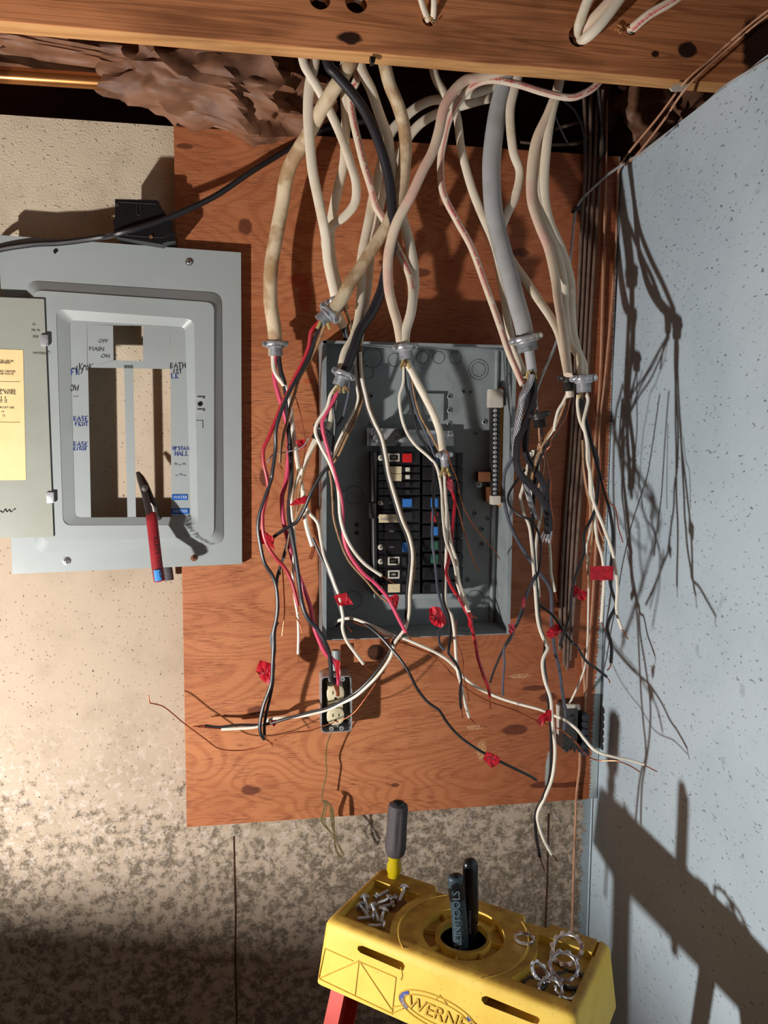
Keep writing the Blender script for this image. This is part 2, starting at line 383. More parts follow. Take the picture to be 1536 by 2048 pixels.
GL = {'A': ['0,0 .5,1 1,0', '.2,.4 .8,.4'], 'B': ['.1,0 .1,1 .8,.8 .1,.55 .9,.3 .1,0'], 'C': ['.9,.9 .2,.8 .1,.2 .9,.1'], 'D': ['.1,0 .1,1 .8,.7 .8,.3 .1,0'], 'E': ['.9,1 .1,.95 .1,0 .9,.05', '.1,.5 .7,.5'],
      'F': ['.9,1 .1,.95 .1,0', '.1,.5 .7,.5'], 'H': ['.1,0 .1,1', '.9,0 .9,1', '.1,.5 .9,.5'], 'I': ['.5,0 .5,1'], 'K': ['.1,0 .1,1', '.9,1 .1,.45 .9,0'], 'L': ['.2,1 .1,.05 .9,.1'], 'M': ['0,0 .2,1 .5,.4 .8,1 1,0'],
      'N': ['.1,0 .1,1 .9,0 .9,1'], 'O': ['.5,1 .1,.6 .3,0 .8,.1 .9,.7 .5,1'], 'P': ['.1,0 .1,1 .9,.8 .1,.45'], 'R': ['.1,0 .1,1 .9,.8 .1,.5 .9,0'], 'S': ['.9,.9 .3,1 .2,.6 .8,.4 .7,.05 .1,.1'], 'T': ['.5,0 .5,1', '0,.95 1,1'],
      'U': ['.1,1 .1,.2 .5,0 .9,.2 .9,1'], 'W': ['0,1 .25,0 .5,.7 .75,0 1,1'], 'Y': ['0,1 .5,.5 1,1', '.5,.5 .4,0'], '/': ['0,-.2 .8,1.2'], '1': ['.4,0 .5,1'], '*': ['0,.5 .3,.8 .4,.3 .7,.7 1,.4'], '~': ['0,.3 .3,.5 .5,.2 .9,.5']}
def hand(mb, st, o, right, up, h, w=None, r=.0007):
    w = w or h * .62; right = V(right).normalized(); up = V(up).normalized(); n = right.cross(up)
    for i, ch in enumerate(st):
        for sg in GL.get(ch, []):
            q = [V(o) + right * (i * w * 1.22 + x * w + random.uniform(-.03, .03) * h) + up * (y * h + random.uniform(-.04, .04) * h) for x, y in pp(sg)]
            mb.sweep(q, r, r * .5, 5, ref=n)
    return mb
# ================================================================== SETTING
XR = .7197; ZT = 2.323; FRONT = .035
def struct(name, mb, mat, **k): o = mb.build(name, mat, smooth=False, **k); o['kind'] = 'structure'; return o
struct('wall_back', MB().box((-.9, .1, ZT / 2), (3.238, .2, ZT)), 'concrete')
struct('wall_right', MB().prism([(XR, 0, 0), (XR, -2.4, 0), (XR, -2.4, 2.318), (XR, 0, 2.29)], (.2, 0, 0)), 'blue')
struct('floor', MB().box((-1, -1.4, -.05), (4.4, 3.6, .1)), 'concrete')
struct('ceiling', MB().box((-.6, -1.4, 2.60), (4.4, 3.8, .03)), 'darkwood')
struct('trim_1', MB().box((-.9, .215, 2.46), (3.3, .03, .28)), 'darkwood')     # rim board at the back of the sill
for i, xx in enumerate((470, 1092)):                                           # form joints in the concrete
    q = P(xx, 1800, 0); struct('trim_%d' % (i + 2), MB().sweep([V((q.x + .001 * math.sin(k * 2), -.0005, .2 + k * .08)) for k in range(10)], .0016, .0014, 6), 'darkwood')
j = MB().box((0, -.269, 2.348 + .12), (5.2, .038, .24), bev=.002)
jo = j.build('floor_joist', M['joist'], smooth=False); tag(jo, 'long brown timber floor joist crossing the top of the wall', 'joist')
jo.data.materials.append(M['lit_torn_wood'])
cut = []
for (x, y, r) in ((640, -4, .017), (713, 2, .018), (858, 38, .011), (1157, 72, .017), (1262, 58, .010)):
    q = P(x, y, .288); cut.append(MB().cyl(q + V((0, -.03, 0)), q + V((0, .08, 0)), r, 20).build('cutter', 'joist'))
boolean(jo, cut)
if len(jo.data.materials) < 2: jo.data.materials.append(M['lit_torn_wood'])
for f in jo.data.polygons:
    if f.normal.z < -.8 and f.area > .01: f.material_index = 1  # same timber below; the brightness of its lit underside is put into a paler colour
struct('trim_4', MB().box((XR + .02, .10, 2.45), (.03, .2, .3)), 'darkwood')
q = [P(347, 253, .035), P(1240, 322, .035), P(1190, 1597, .035), P(370, 1655, .035)]
x0, x1, zt, zb = q[0].x, XR - .002, 2.311, .9643
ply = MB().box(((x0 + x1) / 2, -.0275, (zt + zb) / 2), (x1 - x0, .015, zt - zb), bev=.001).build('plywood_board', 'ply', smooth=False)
tag(ply, 'large reddish brown plywood backing board screwed to the concrete wall', 'board')
fs = MB()
for xx in (x0 + .12, .28, .62): fs.box((xx, -.010, 1.6), (.05, .0199, 1.24))
tag(fs.build('furring_strips', 'darkwood', ply, smooth=False))
kn = MB(); c0 = P(751, 1305, .036); kn.lathe(c0 + V((0, -.001, 0)), (0, 1, 0), [(.0, 0), (.0155, 0), (.0165, .002)], 24)
kn.build('round_wood_plug', 'darkwood', ply)

mb = MB(); mb.prism([P(x, y, .2885) for x, y in pp('740,112 752,114 750,124 742,126')], (0, .012, 0)); mb.build('nail_plate_stub', 'plastic', jo, smooth=False)
# crumpled kraft faced insulation in the joist cavity
def crumple(cx, cy, dep, rx, ry, rz, seed, label, sub=5, amp=.02, shear=0):
    b = bmesh.new(); bmesh.ops.create_icosphere(b, subdivisions=sub, radius=1); c = P(cx, cy, dep)
    for v in b.verts:
        n = v.co.copy(); k = n.copy()
        w_ = n + V((mnoise.noise(n * 2 + V((seed, 0, 0))), mnoise.noise(n * 2 + V((0, seed, 5))), mnoise.noise(n * 2 + V((1, 2, seed))))) * .35
        s_ = mnoise.noise(n * 1.3 + V((seed, 0, 0)))
        rdg = abs(mnoise.noise(w_ * 1.5 + V((0, seed, 0)))) * .55 + .22 * abs(mnoise.noise(w_ * 3.4 + V((seed, 3, 0)))) + .07 * abs(mnoise.noise(w_ * 8 + V((seed, 3, 9))))
        f = 1.1 + .25 * s_ - rdg
        nx_ = math.copysign(abs(n.x) ** .7, n.x); v.co = V((nx_ * rx * f, n.y * ry * f, (math.copysign(abs(n.z) ** .8, n.z) * rz + shear * nx_ * rx) * f)) + c
    mb = MB(); mb.bm.free(); mb.bm = b
    o = mb.build('insulation_batt', 'paper', smooth=True); return tag(o, label, 'insulation', 'paper faced insulation above the wall')
crumple(430, 165, .06, .19, .09, .085, 2.1, 'large crumpled brown paper insulation bundle beside the copper pipe end', shear=-.10)
crumple(130, 105, .04, .20, .08, .032, 7.7, 'flat wrinkled brown paper insulation above the copper pipe', shear=-.08)
crumple(1300, 205, -.03, .11, .06, .10, 4.2, 'dark folded paper insulation above the right end of the board')
crumple(560, 190, .03, .11, .05, .03, 9.4, 'torn brown paper flap to the left of the white cables', sub=4, shear=-.12)
mb = MB(); a, b_ = P(-60, 146, .07), P(268, 167, .07); mb.cyl(a, b_, .0135, 24)
o = mb.build('copper_pipe', 'copperpipe'); tag(o, 'tarnished copper water pipe ending in the brown paper insulation', 'pipe')
MB().lathe(b_ - (b_ - a).normalized() * .006, (b_ - a), [(.0135, 0), (.0155, .001), (.0155, .007), (.0135, .008)], 24).build('solder_collar', 'zinc', o)
mb = MB(); mb.box(P(1236, 195, .02) + V((0, 0, .06)), (.018, .04, .10)); tag(mb.build('cavity_stud', 'darkwood', smooth=False), 'dark narrow timber block in the cavity above the board', 'timber')

# ================================================================== METERED COVER (leaning panel cover on the left)
CDp = .053
def CP(px, py, h): return P(px, py, CDp + h)
def rquad(cs, rad, h, n=6):
    out = []; c3 = [CP(x, y, h) for x, y in cs]
    for i in range(4):
        c = c3[i]; a = (c3[i - 1] - c).normalized(); b = (c3[(i + 1) % 4] - c).normalized()
        for k in range(n + 1):
            t = k / n; p0 = c + a * rad; p2 = c + b * rad
            out.append(p0 * (1 - t) ** 2 + c * 2 * t * (1 - t) + p2 * t * t)
    return out
cov = thing('panel_cover', CP(250, 1130, 0), 'light grey steel breaker panel cover leaning against the wall', 'cover')
L0 = [(-3, 470), (482, 505), (484, 1128), (25, 1148)]; L1 = [(52, 561), (443, 586), (447, 1090), (70, 1106)]; L2 = [(66, 580), (428, 605), (428, 1074), (84, 1084)]
L3 = [(112, 618), (388, 638), (396, 1050), (126, 1051)]; L4 = [(139, 640), (370, 654), (382, 1034), (150, 1035)]
mb = MB()
mb.loft([rquad(L0, .001, -.012), rquad(L0, .001, 0), rquad(L1, .022, 0), rquad(L1, .022, .001), rquad(L2, .016, .012), rquad(L2, .016, .013), rquad(L3, .016, .013), rquad(L3, .014, .0125), rquad(L4, .010, .003), rquad(L4, .010, .002)], cap=False)
mb.build('cover_frame', 'panelgrey', cov)
fl = MB()
def fq(*c): fl.prism([CP(x, y, .0025) for x, y in c], (0, .0012, 0))
fq((125, 628), (174, 628), (182, 1037), (142, 1037)); fq((340, 640), (378, 640), (390, 1037), (343, 1037))
fq((174, 628), (340, 640), (340, 652), (174, 650)); fq((174, 650), (226, 649.5), (227, 721), (174, 735)); fq((286, 652), (340, 652), (340, 738), (286, 722))
fq((227, 720.5), (286, 722), (340, 738), (174, 735)); fq((248, 730), (266, 730), (272, 1035), (255, 1035))
fl.build('dead_front', 'panelgrey', cov, smooth=False)
R_ = (CP(300, 900, 0) - CP(200, 899, 0)).normalized(); U_ = V((.012, 0, 1)).normalized()
tx = MB()
for st, x, y, h in (('OFF', 196, 686, .0095), ('MAIN', 177, 702, .011), ('ON', 201, 716, .010)):
    text(st, h, CP(x, y, .0034), R_, U_, 'emboss', cov, 'embossed_lettering')
for st, x, y, h, mt in (('D*L/*', 134, 744, .011, 'ink'), ('K*K', 158, 740, .012, 'ink'), ('FR', 142, 750, .011, 'bluepen'), ('OW', 140, 782, .011, 'ink'), ('~~', 146, 796, .007, 'faint'),
        ('BASE', 147, 842, .009, 'bluepen'), ('FRNT', 150, 852, .008, 'bluepen'), ('BASE', 147, 893, .009, 'bluepen'), ('KITCH', 147, 901, .006, 'bluepen'), ('BATH', 340, 737, .010, 'ink'), ('1ST', 345, 747, .008, 'ink'),
        ('LR', 342, 757, .010, 'bluepen'), ('UPSTAIR', 345, 900, .0066, 'bluepen'), ('HALL', 349, 912, .009, 'bluepen'), ('*~*', 348, 934, .01, 'faint'), ('~*~', 350, 955, .01, 'faint')):
    hand(MB(), st, CP(x, y, .0034), R_ * 1 + U_ * random.uniform(-.03, .05), U_, h, h * .60, .0006).build('handwriting', mt, cov)
for st, x, y in (('WATER', 345, 1000), ('HEATER', 344, 1028)):
    a = CP(x - 1, y, .003); d = R_ * (.0285 if st == 'WATER' else .0325); u = U_ * .0105
    tp = MB().prism([a, a + d, a + d + u, a + u], (0, -.0008, 0)).build('embossed_tape', 'dymo', cov, smooth=False)
    text(st, .0075, CP(x + 2, y - 3, .0042), R_, U_, 'dymotext', tp, 'lettering')
lt = MB(); lt.box(CP(400, 796, .0145), (.013, .003, .004), bev=.0006); lt.box(CP(400, 821, .0145), (.013, .003, .004), bev=.0006)
lt.build('latch_clips', 'zinc', cov)
MB().cyl(CP(400, 808, .0135), CP(400, 808, .0145), .0042, 20).build('latch_hole', 'plastic', cov)
MB().box(CP(398, 849, .014), (.013, .0012, .015), bev=.0004).build('latch_plate', 'panelgrey', cov, smooth=False)
def screw(parent, p, r, mat='steel', name='screw'):
    o = MB().lathe(p, (0, -1, 0), [(r * 1.5, 0), (r * 1.5, .0006), (r, .0008), (r, .002), (r * .8, .0028), (0, .003)], 18).build(name, mat, parent)
    MB().box(p + V((0, -.003, 0)), (r * 1.3, .0006, r * .28)).box(p + V((0, -.003, 0)), (r * .28, .0006, r * 1.3)).build('slot', 'darkzinc', o); return o
screw(cov, CP(378, 524, .001), .0045); screw(cov, CP(133, 1122, .001), .0048); screw(cov, CP(388, 1116, .001), .0042, 'rust')
MB().cyl(CP(112, 503, .0), CP(112, 503, .0006), .0045, 20).build('screw_hole', 'plastic', cov)
# door swung open to the left
D0 = [(-150, 588), (88, 598), (107, 1074), (-150, 1078)]
dr = MB().loft([rquad(D0, .002, .0145), rquad(D0, .002, .0165)], cap=True).build('door', 'dooralt', cov, smooth=False)
MB().prism([CP(-150, 694, .0172), CP(46, 700, .0172), CP(52, 960, .0172), CP(-150, 962, .0172)], (0, .0005, 0)).build('paper_notice', 'paperlabel', dr, smooth=False)
for st, x, y, h in (('FOR USE IN', 27, 724, .005), ('EQUIPMENT', 22, 728, .005), ('TO LOAD CENTER', 31, 745, .005), ('120 240 VOLTS', 27, 750, .005), ('BRANCHING WIRE', 31, 783, .006), ('LVAL WIRE', 32, 789, .0085), ('8   8', 12, 797, .005), ('10  10', 14, 802, .005), ('12  12', 14, 806, .005), ('CIRCUIT USE', 28, 817, .005), ('14', 8, 825, .005), ('12', 10, 833, .005)):
    text(st, h, CP(x, y, .0176), R_, U_, 'ink', dr, 'printed_text', .0001, align='RIGHT')
for y in (763, 844): MB().sweep([CP(x, y + (x % 7) * .1, .0175) for x in range(-60, 50, 10)], .0004, .0003, 4).build('fold_line', 'rust', dr)
sg = MB(); sg.sweep(path('-6,1026 0,1022 6,1025 10,1018 14,1024 18,1019 22,1024 28,1018 31,1019', .0705, 4), .0007, .0004, 5); sg.build('signature', 'ink', dr)
for st, x, y in (('LL', 65, 650), ('NL N', 63, 662), ('828', 66, 675), ('MATERIAL', 66, 708)): text(st, .006, CP(x, y, .0168), R_, U_, 'ink', dr, 'ink_stamp', .0001)
for (x, y) in ((89, 681), (101, 995)):
    MB().box(CP(x, y, .018), (.013, .006, .020), bev=.002).build('hinge', 'zinc', cov)
# ---- black breaker lying on the top edge of the cover
bk = thing('circuit_breaker', P(288, 485, .06), 'black two pole breaker resting on top of the grey panel cover', 'breaker')
pts = '230,398 313,400 318,404 318,416 328,420 330,428 342,440 345,462 350,466 350,482 332,484 322,489 320,488 232,474 228,472 228,450 226,448 226,440 230,438'
MB().prism([P(x, y, .085) for x, y in pp(pts)], (0, .042, 0)).build('body', 'plastic', bk, smooth=False)
MB().box(P(234, 410, .0855), (.006, .001, .006)).box(P(302, 474, .0855), (.006, .001, .006)).build('rivets', 'darkzinc', bk)
for s_ in ('274,408 274,426 278,430 282,426 282,410', '236,404 312,408', '250,470 300,474 330,474 340,466'): MB().sweep(path(s_, .0858, 4), .0008).build('moulded_rib', 'handledark', bk)
mb = MB(); mb.cyl(P(302, 474, .085), P(302, 474, .088), .0032); mb.build('copper_rivet', 'rust', bk)
# ---- side cutters hooked in the cover
pl = thing('diagonal_cutters', CP(300, 1010, .02), 'red handled side cutting pliers hooked through the panel cover', 'pliers')
mb = MB(); mb.sweep([P(274, 944, .055), P(279, 958, .058), P(287, 978, .064), P(293, 1000, .074), P(300, 1034, .088)], .0062, .0045, 8, taper=lambda t: .35 + .65 * min(1, t * 2.5))
mb.sweep([P(276, 944, .052), P(284, 955, .054), P(291, 970, .058), P(300, 992, .064), P(309, 1012, .062), P(313, 1032, .058)], .0058, .004, 8, taper=lambda t: .4 + .6 * min(1, t * 3)); mb.lathe(P(290, 976, .070), (0, -1, 0), [(.0, 0), (.006, 0), (.006, .003), (.0, .004)], 16)
mb.build('jaws', 'toolsteel', pl)
hd = [P(302, 1029, .085), P(303, 1034, .088), P(306, 1060, .098), P(310, 1095, .110), P(314, 1130, .120), P(318, 1156, .126), P(319.5, 1164, .1275)]
g1 = MB().sweep(spline(hd, 4), .0102, .0065, 14, taper=lambda t: min(1, .55 + t * 9, max(.25, (1 - t) * 12 + .25))).build('grip', 'toolred', pl, label='dark red dipped grip')
text('KLEIN TOOLS', .0125, P(306.5, 1074, .1135), P(318, 1140, .128) - P(307, 1074, .104), R_, 'ink', g1, 'lettering', .0006, space=1.0)
MB().sweep([P(314, 1140, .1295), P(317, 1162, .1330)], .0065, .0022, 12).build('paint_patch', 'toolblue', g1)
MB().sweep(spline([P(313, 1030, .058), P(318, 1060, .046), P(326, 1100, .036), P(334, 1135, .028), P(337, 1157, .026), P(337.5, 1161, .026)], 4), .0098, .0065, 12, taper=lambda t: min(1, .5 + t * 9, max(.3, (1 - t) * 12 + .3))).build('grip', 'rubber', pl, label='grey rear grip behind the cover')

# ================================================================== LOAD CENTRE BOX
bx = thing('electrical_panel_box', P(835, 1270, .04), 'open grey steel load centre box mounted on the plywood', 'panel box')
X0, X1, Z0, Z1 = .112, .478, 1.3645, 1.920; yb, yf = -.0365, -.13; T = .0016
mb = MB(); mb.box(((X0 + X1) / 2, yb, (Z0 + Z1) / 2), (X1 - X0, .002, Z1 - Z0)).build('back_plate', 'boxgrey', bx, smooth=False)
mb = MB(); ym = (yb + yf) / 2; dy = yb - yf
for x in (X0, X1): mb.box((x, ym, (Z0 + Z1) / 2), (T, dy, Z1 - Z0))
for z in (Z0, Z1): mb.box(((X0 + X1) / 2, ym, z), (X1 - X0 + T, dy, T))
mb.box((X0 + .003, yf, (Z0 + Z1) / 2), (.007, .0015, Z1 - Z0)); mb.box((X1 - .003, yf, (Z0 + Z1) / 2), (.007, .0015, Z1 - Z0))
mb.box(((X0 + X1) / 2, yf, Z1 - .002), (X1 - X0, .0015, .005))
mb.sweep([V((X1 - .01, yb - .004, z)) for z in (Z0, Z1)], .004, .004, 8)
mb.build('side_walls', 'boxgrey', bx, smooth=False)
def ring3(mb, c, n, r, t=.0004, k=28):
    n = V(n).normalized(); a = n.orthogonal().normalized(); b = n.cross(a)
    mb.sweep([c + a * math.cos(2 * math.pi * i / k) * r + b * math.sin(2 * math.pi * i / k) * r for i in range(k + 1)], t, t, 4, ref=n)
def knock(c, n, r): mb = MB(); ring3(mb, c, n, r); mb.build('knockout', 'darkzinc', bx)
for (x, y, r) in ((745, 715, .019), (789, 720, .013), (845, 715, .012), (877, 715, .012), (911, 716, .012), (957, 739, .020), (957, 739, .014), (735, 745, .012), (690, 750, .018), (950, 1200, .020), (708, 990, .018), (706, 1200, .018)): knock(P(x, y, .038), (0, 1, 0), r)
knock(V((.40, -.085, Z0 + .002)), (0, 0, 1), .022); knock(V((X1 - .002, -.09, 1.86)), (1, 0, 0), .012)
for (x, y) in ((743, 792), (899, 793), (899, 821), (899, 848), (927, 783), (941, 784), (969, 844), (952, 867), (951, 1027), (977, 1037), (965, 1058), (965, 1088), (924, 1113), (937, 1160), (743, 820), (743, 848)):
    dm = MB().lathe(P(x, y, .0385), (0, -1, 0), [(.0060, 0), (.0034, .0016), (.0026, .0010), (0, .0008)], 16).build('dimple', 'boxgrey', bx)
    MB().lathe(P(x, y, .0398), (0, -1, 0), [(.0026, 0), (.0026, .0004), (0, .0004)], 12).build('punched_hole', 'plastic', dm)
MB().box(P(860, 815, .042), (.055, .006, .055), bev=.001).build('mounting_pad', 'boxgrey', bx, smooth=False)
mb = MB(); mb.prism([P(x, y, .055) for x, y in pp('734,856 906,862 908,892 734,892')], (0, .002, 0)); mb.box(P(775, 868, .066), (.06, .018, .022), bev=.002); mb.box(P(812, 884, .066), (.026, .018, .018), bev=.002); mb.build('main_lug_bracket', 'zinc', bx, smooth=False)
mb = MB(); mb.prism([P(x, y, .080) for x, y in pp('790,858 820,856 812,872 786,886 774,890 768,886')], (0, .012, 0)); mb.build('main_lug_strap', 'darkzinc', bx, smooth=False)
for (x, y) in ((744, 868), (899, 868), (744, 886), (888, 867)): screw(bx, P(x, y, .0565), .003, 'zinc')
# bus rail under the breakers
mb = MB(); mb.prism([P(x, y, .072) for x, y in pp('743,903 922,906 920,1190 745,1190')], (0, .033, 0)).build('bus_rail', 'plastic', bx, smooth=False)
mb = MB(); mb.sweep([P(750, 905, .082), P(748, 1010, .082), P(750, 1170, .082)], .006, .006, 12); mb.build('rail_edge', 'handledark', bx)
mb = MB(); mb.box(P(745, 1021, .085), (.012, .02, .03), bev=.002); mb.build('rail_clip', 'darkzinc', bx)
mb = MB(); mb.box(P(838, 1189, .074), (.18, .034, .010), bev=.002); mb.build('rail_foot', 'boxgrey', bx)
# neutral bar at the right side
mb = MB(); mb.prism([P(x, y, .060) for x, y in pp('1003,775 1013,775 1008,1012 998,1012')], (0, .02, 0)).build('insulating_strip', 'orange', bx, smooth=False)
mb = MB(); mb.prism([P(x, y, .068) for x, y in pp('982,800 1001,800 998,994 984,994')], (0, .014, 0))
nb = mb.build('neutral_bar', 'darkzinc', bx, smooth=False)
for k in range(20):
    y = 812 + k * 9.2; q = P(990 - k * .05, y, .0685)
    o = MB().lathe(q, (0, -1, 0), [(.0036, 0), (.0036, .003), (.003, .0036), (0, .0036)], 12).build('terminal_screw', 'zinc', nb)
MB().box(P(990, 797, .072), (.028, .022, .036), bev=.003).build('insulator', 'whitepl', bx); MB().box(P(990, 1000, .070), (.018, .02, .018), bev=.002).build('insulator', 'whitepl', bx)
mb = MB(); mb.box(P(966, 953, .055), (.024, .03, .02), bev=.003); mb.box(P(975, 988, .05), (.012, .02, .03), bev=.002); mb.build('ground_lug', 'rust', bx); screw(bx, P(958, 969, .058), .0042, 'zinc')
mb = MB(); mb.box(P(680, 993, .042), (.022, .008, .020), bev=.002); mb.build('side_bracket', 'boxgrey', bx); screw(bx, P(714, 1050, .039), .003, 'darkzinc'); screw(bx, P(714, 1066, .039), .003, 'darkzinc')
mb = MB(); mb.cyl(P(672, 1300, .055), P(672, 1345, .055), .0085, 20); o = mb.build('conduit_nipple', 'boxgrey', smooth=None); tag(o, 'short grey conduit nipple joining the panel box and outlet box', 'conduit')

# breakers
def breaker(side, y0, y1, toggle, kind, label):
    g = 0.6; F = .098
    xa, xb = ((757, 840) if side == 'L' else (926, 845))
    c = P((xa + xb) / 2, (y0 + y1) / 2, .08)
    t = thing('circuit_breaker', P((xa + xb) / 2, (y0 + y1) / 2, .072), label, 'breaker', 'breakers in the left column of the panel' if side == 'L' else 'breakers in the right column of the panel')
    sgn = 1 if side == 'L' else -1
    def bxp(a, b, ya, yb_, d0, d1, nm, mt, bev=.0012, par=None):
        p, q = P(a, ya, d1), P(b, yb_, d1); cc = (p + q) / 2; cc.y = -(d0 + d1) / 2
        return MB().box(cc, (abs(p.x - q.x), d1 - d0, abs(p.z - q.z)), bev=bev).build(nm, mt, par or t, smooth=None)
    bxp(xa + sgn * 14, xb, y0 + g, y1 - g, .0725, F, 'body', 'plastic')
    bxp(xa, xa + sgn * 14, y0 + g, y1 - g, .0725, F - .014, 'terminal_block', 'plastic')
    bxp(xa + sgn * (47 if side == 'L' else 40), xa + sgn * 78, y0 + 2, y1 - 2, F, F + .004, 'toggle_housing', 'plastic')
    if kind != 'tandem' and side == 'L' : screw(t, P(xa + sgn * 4, (y0 + y1) / 2, F - .014), .0036, 'whitepl' if kind != 'dull' else 'zinc', 'terminal_screw')
    h = {'red': 'handlered', 'blue': 'handleblue', 'green': 'handlegreen'}.get(toggle, 'handledark')
    if side == 'L': ta, tb = 806, 824
    else: ta, tb = 863, 876
    if kind == 'tandem': ta, tb = (812, 820) if side == 'L' else (856, 862)
    ym_ = (y0 + y1) / 2; hh = (y1 - y0) * (.32 if kind != 'tandem' else .3)
    if toggle == 'small': ta, tb = 806, 812
    bxp(ta, tb, ym_ - hh, ym_ + hh, F + .003, F + .010, 'toggle', h if kind != 'tandem' else 'whitepl' if toggle == 'w' else h)
    if kind == 'white':
        o = bxp(776, 799, ym_ - 9, ym_ + 7, F, F + .0012, 'label_frame', 'whitepl', 0); bxp(779, 796, ym_ - 6, ym_ + 4, F + .001, F + .0015, 'label_window', 'plastic', 0, o)
        text('100', .006, P(782, ym_ + 1, F + .0018), (1, 0, 0), (0, 0, 1), 'whitepl', o)
    if kind == 'beige': bxp(776, 800, ym_ - 8, ym_ + 8, F, F + .001, 'label', 'beige', 0)
    if kind == 'tandem' and toggle == 'w': bxp(774, 803, y0 + 1, y1 + 1, F, F + .002, 'label', 'beige', 0)
    if kind == 'note':
        o = bxp(758, 808, y0 + 9, y1 - 1, F + .004, F + .0055, 'label', 'beige', 0); mb = MB(); hand(mb, 'HWHTR', P(763, y1 - 5, F + .0058), (1, 0, 0), (0, 0, 1), .006, .005, .0004); mb.build('handwriting', 'faint', o)
    if kind in ('plain', 'dull') and toggle == 'blue': text('ON', .006, P(778, ym_ + 2, F + .0002), (1, 0, 0), (0, 0, 1), 'faint', t)
    bxp(xb - sgn * 14, xb - sgn * 2, y0 + 1.5, y1 - 1.5, F, F + .002, 'end_rib', 'handledark')
rowsL = [(902, 930, 'red', 'white', 'single breaker with a red toggle at the top of the left column'),
 (932, 946, 'w', 'tandem', 'tandem breaker with a beige label just below the red toggle'), (947, 961, 'w', 'tandem', 'beige labelled tandem breaker, second tandem below the red toggle'),
 (962, 976, 'd', 'tandem', 'dark tandem breaker under the beige labels in the left column'), (977, 991, 'd', 'tandem', 'dark tandem breaker directly above the upper blue toggle, left column'),
 (993, 1019, 'blue', 'plain', 'breaker with bright blue toggle above the handwritten beige strip'), (1020, 1046, 'd', 'note', 'breaker with a long handwritten beige strip in the left column'),
 (1047, 1062, 'd', 'tandem', 'dark tandem breaker right below the handwritten strip'), (1063, 1079, 'd', 'tandem', 'dark tandem breaker directly above the lower blue toggle, left column'),
 (1080, 1109, 'blue', 'plain', 'breaker with a blue toggle partly behind the cable, lower left column'), (1110, 1136, 'small', 'white', 'breaker with a white square frame below the lower blue toggle'),
 (1137, 1163, 'small', 'white', 'breaker with a white square frame above the bottom beige label'), (1164, 1189, 'small', 'beige', 'bottom breaker of the left column with a beige label')]
for r_ in rowsL: breaker('L', *r_)
rowsR = [(905, 932, 'blue', 'plain', 'top breaker of the right column with a blue toggle'), (933, 961, 'd', 'plain', 'dark breaker second from the top, right column'),
 (962, 990, 'd', 'plain', 'dark breaker just above the second blue toggle, right column'), (991, 1020, 'blue', 'plain', 'right column breaker with a blue toggle above the red one'),
 (1021, 1048, 'red', 'plain', 'right column breaker with a dull red toggle'), (1049, 1076, 'blue', 'plain', 'right column breaker with a blue toggle below the red one'),
 (1078, 1104, 'green', 'plain', 'upper of the two green toggle breakers, right column'), (1105, 1131, 'green', 'plain', 'lower of the two green toggle breakers, right column'),
 (1133, 1161, 'd', 'plain', 'dark breaker below the green toggles, right column'), (1162, 1189, 'd', 'plain', 'bottom dark breaker of the right column')]
for r_ in rowsR: breaker('R', *r_)

# ================================================================== OUTLET BOXES
ob = thing('outlet_box', P(673, 1463, .04), 'open metal outlet box below the panel with an ivory receptacle', 'outlet')
def rr(cx, cz, hw, hh, rad, y, n=5):
    out = []
    for (sx, sz, a0) in ((1, 1, 0), (-1, 1, 90), (-1, -1, 180), (1, -1, 270)):
        for k in range(n + 1):
            a = math.radians(a0 + 90 * k / n); out.append(V((cx + sx * (hw - rad) + rad * math.cos(a), y, cz + sz * (hh - rad) + rad * math.sin(a))))
    return out
a, b_ = P(642, 1354, .085), P(704, 1463, .085); cx, cz, hw, hh = (a.x + b_.x) / 2, (a.z + b_.z) / 2, (b_.x - a.x) / 2, (a.z - b_.z) / 2
MB().loft([rr(cx, cz, hw, hh, .010, -.0355), rr(cx, cz, hw, hh, .008, -.085), rr(cx, cz, hw - .0018, hh - .0018, .007, -.085), rr(cx, cz, hw - .0018, hh - .0018, .007, -.040)]).build('box_shell', 'zinc', ob)
MB().box((cx, -.041, cz), (hw * 2 - .004, .002, hh * 2 - .004)).build('box_back', 'darkzinc', ob)
mb = MB()
for (x, z) in ((cx - .010, cz - hh + .007), (cx + .010, cz - hh + .007), (cx - .012, cz + hh - .007), (cx + .012, cz + hh - .007)): mb.lathe(V((x, -.080, z)), (0, -1, 0), [(.0045, 0), (.0045, .004), (.0022, .004), (.0022, .001)], 14)
mb.build('mounting_ears', 'zinc', ob)
rc = MB(); rx = P(671, 1410, .08).x
mb = MB(); mb.box((rx, -.062, cz), (.030, .030, .070), bev=.002)
for pz in (P(671, 1389, .084).z, P(671, 1434, .084).z):
    mb.loft([rr(rx, pz, .0170, .0165, .013, -.070), rr(rx, pz, .0170, .0165, .013, -.0815), rr(rx, pz, .0155, .015, .012, -.0825)])
rc = mb.build('receptacle', 'ivory', ob)
for pz in (P(671, 1389, .084).z, P(671, 1434, .084).z):
    for dx in (-.0055, .0065): MB().box((rx + dx, -.0826, pz + .003), (.0016, .0008, .0065)).build('slot', 'plastic', rc)
    MB().cyl((rx, -.0820, pz - .0085), (rx, -.083, pz - .0085), .0026, 12).build('ground_hole', 'plastic', rc)
MB().cyl((rx, -.0765, cz), (rx, -.079, cz), .0025).build('centre_screw', 'zinc', rc)
MB().box((rx, -.077, cz - hh + .012), (.012, .002, .010), bev=.001).build('mounting_strap', 'zinc', ob)

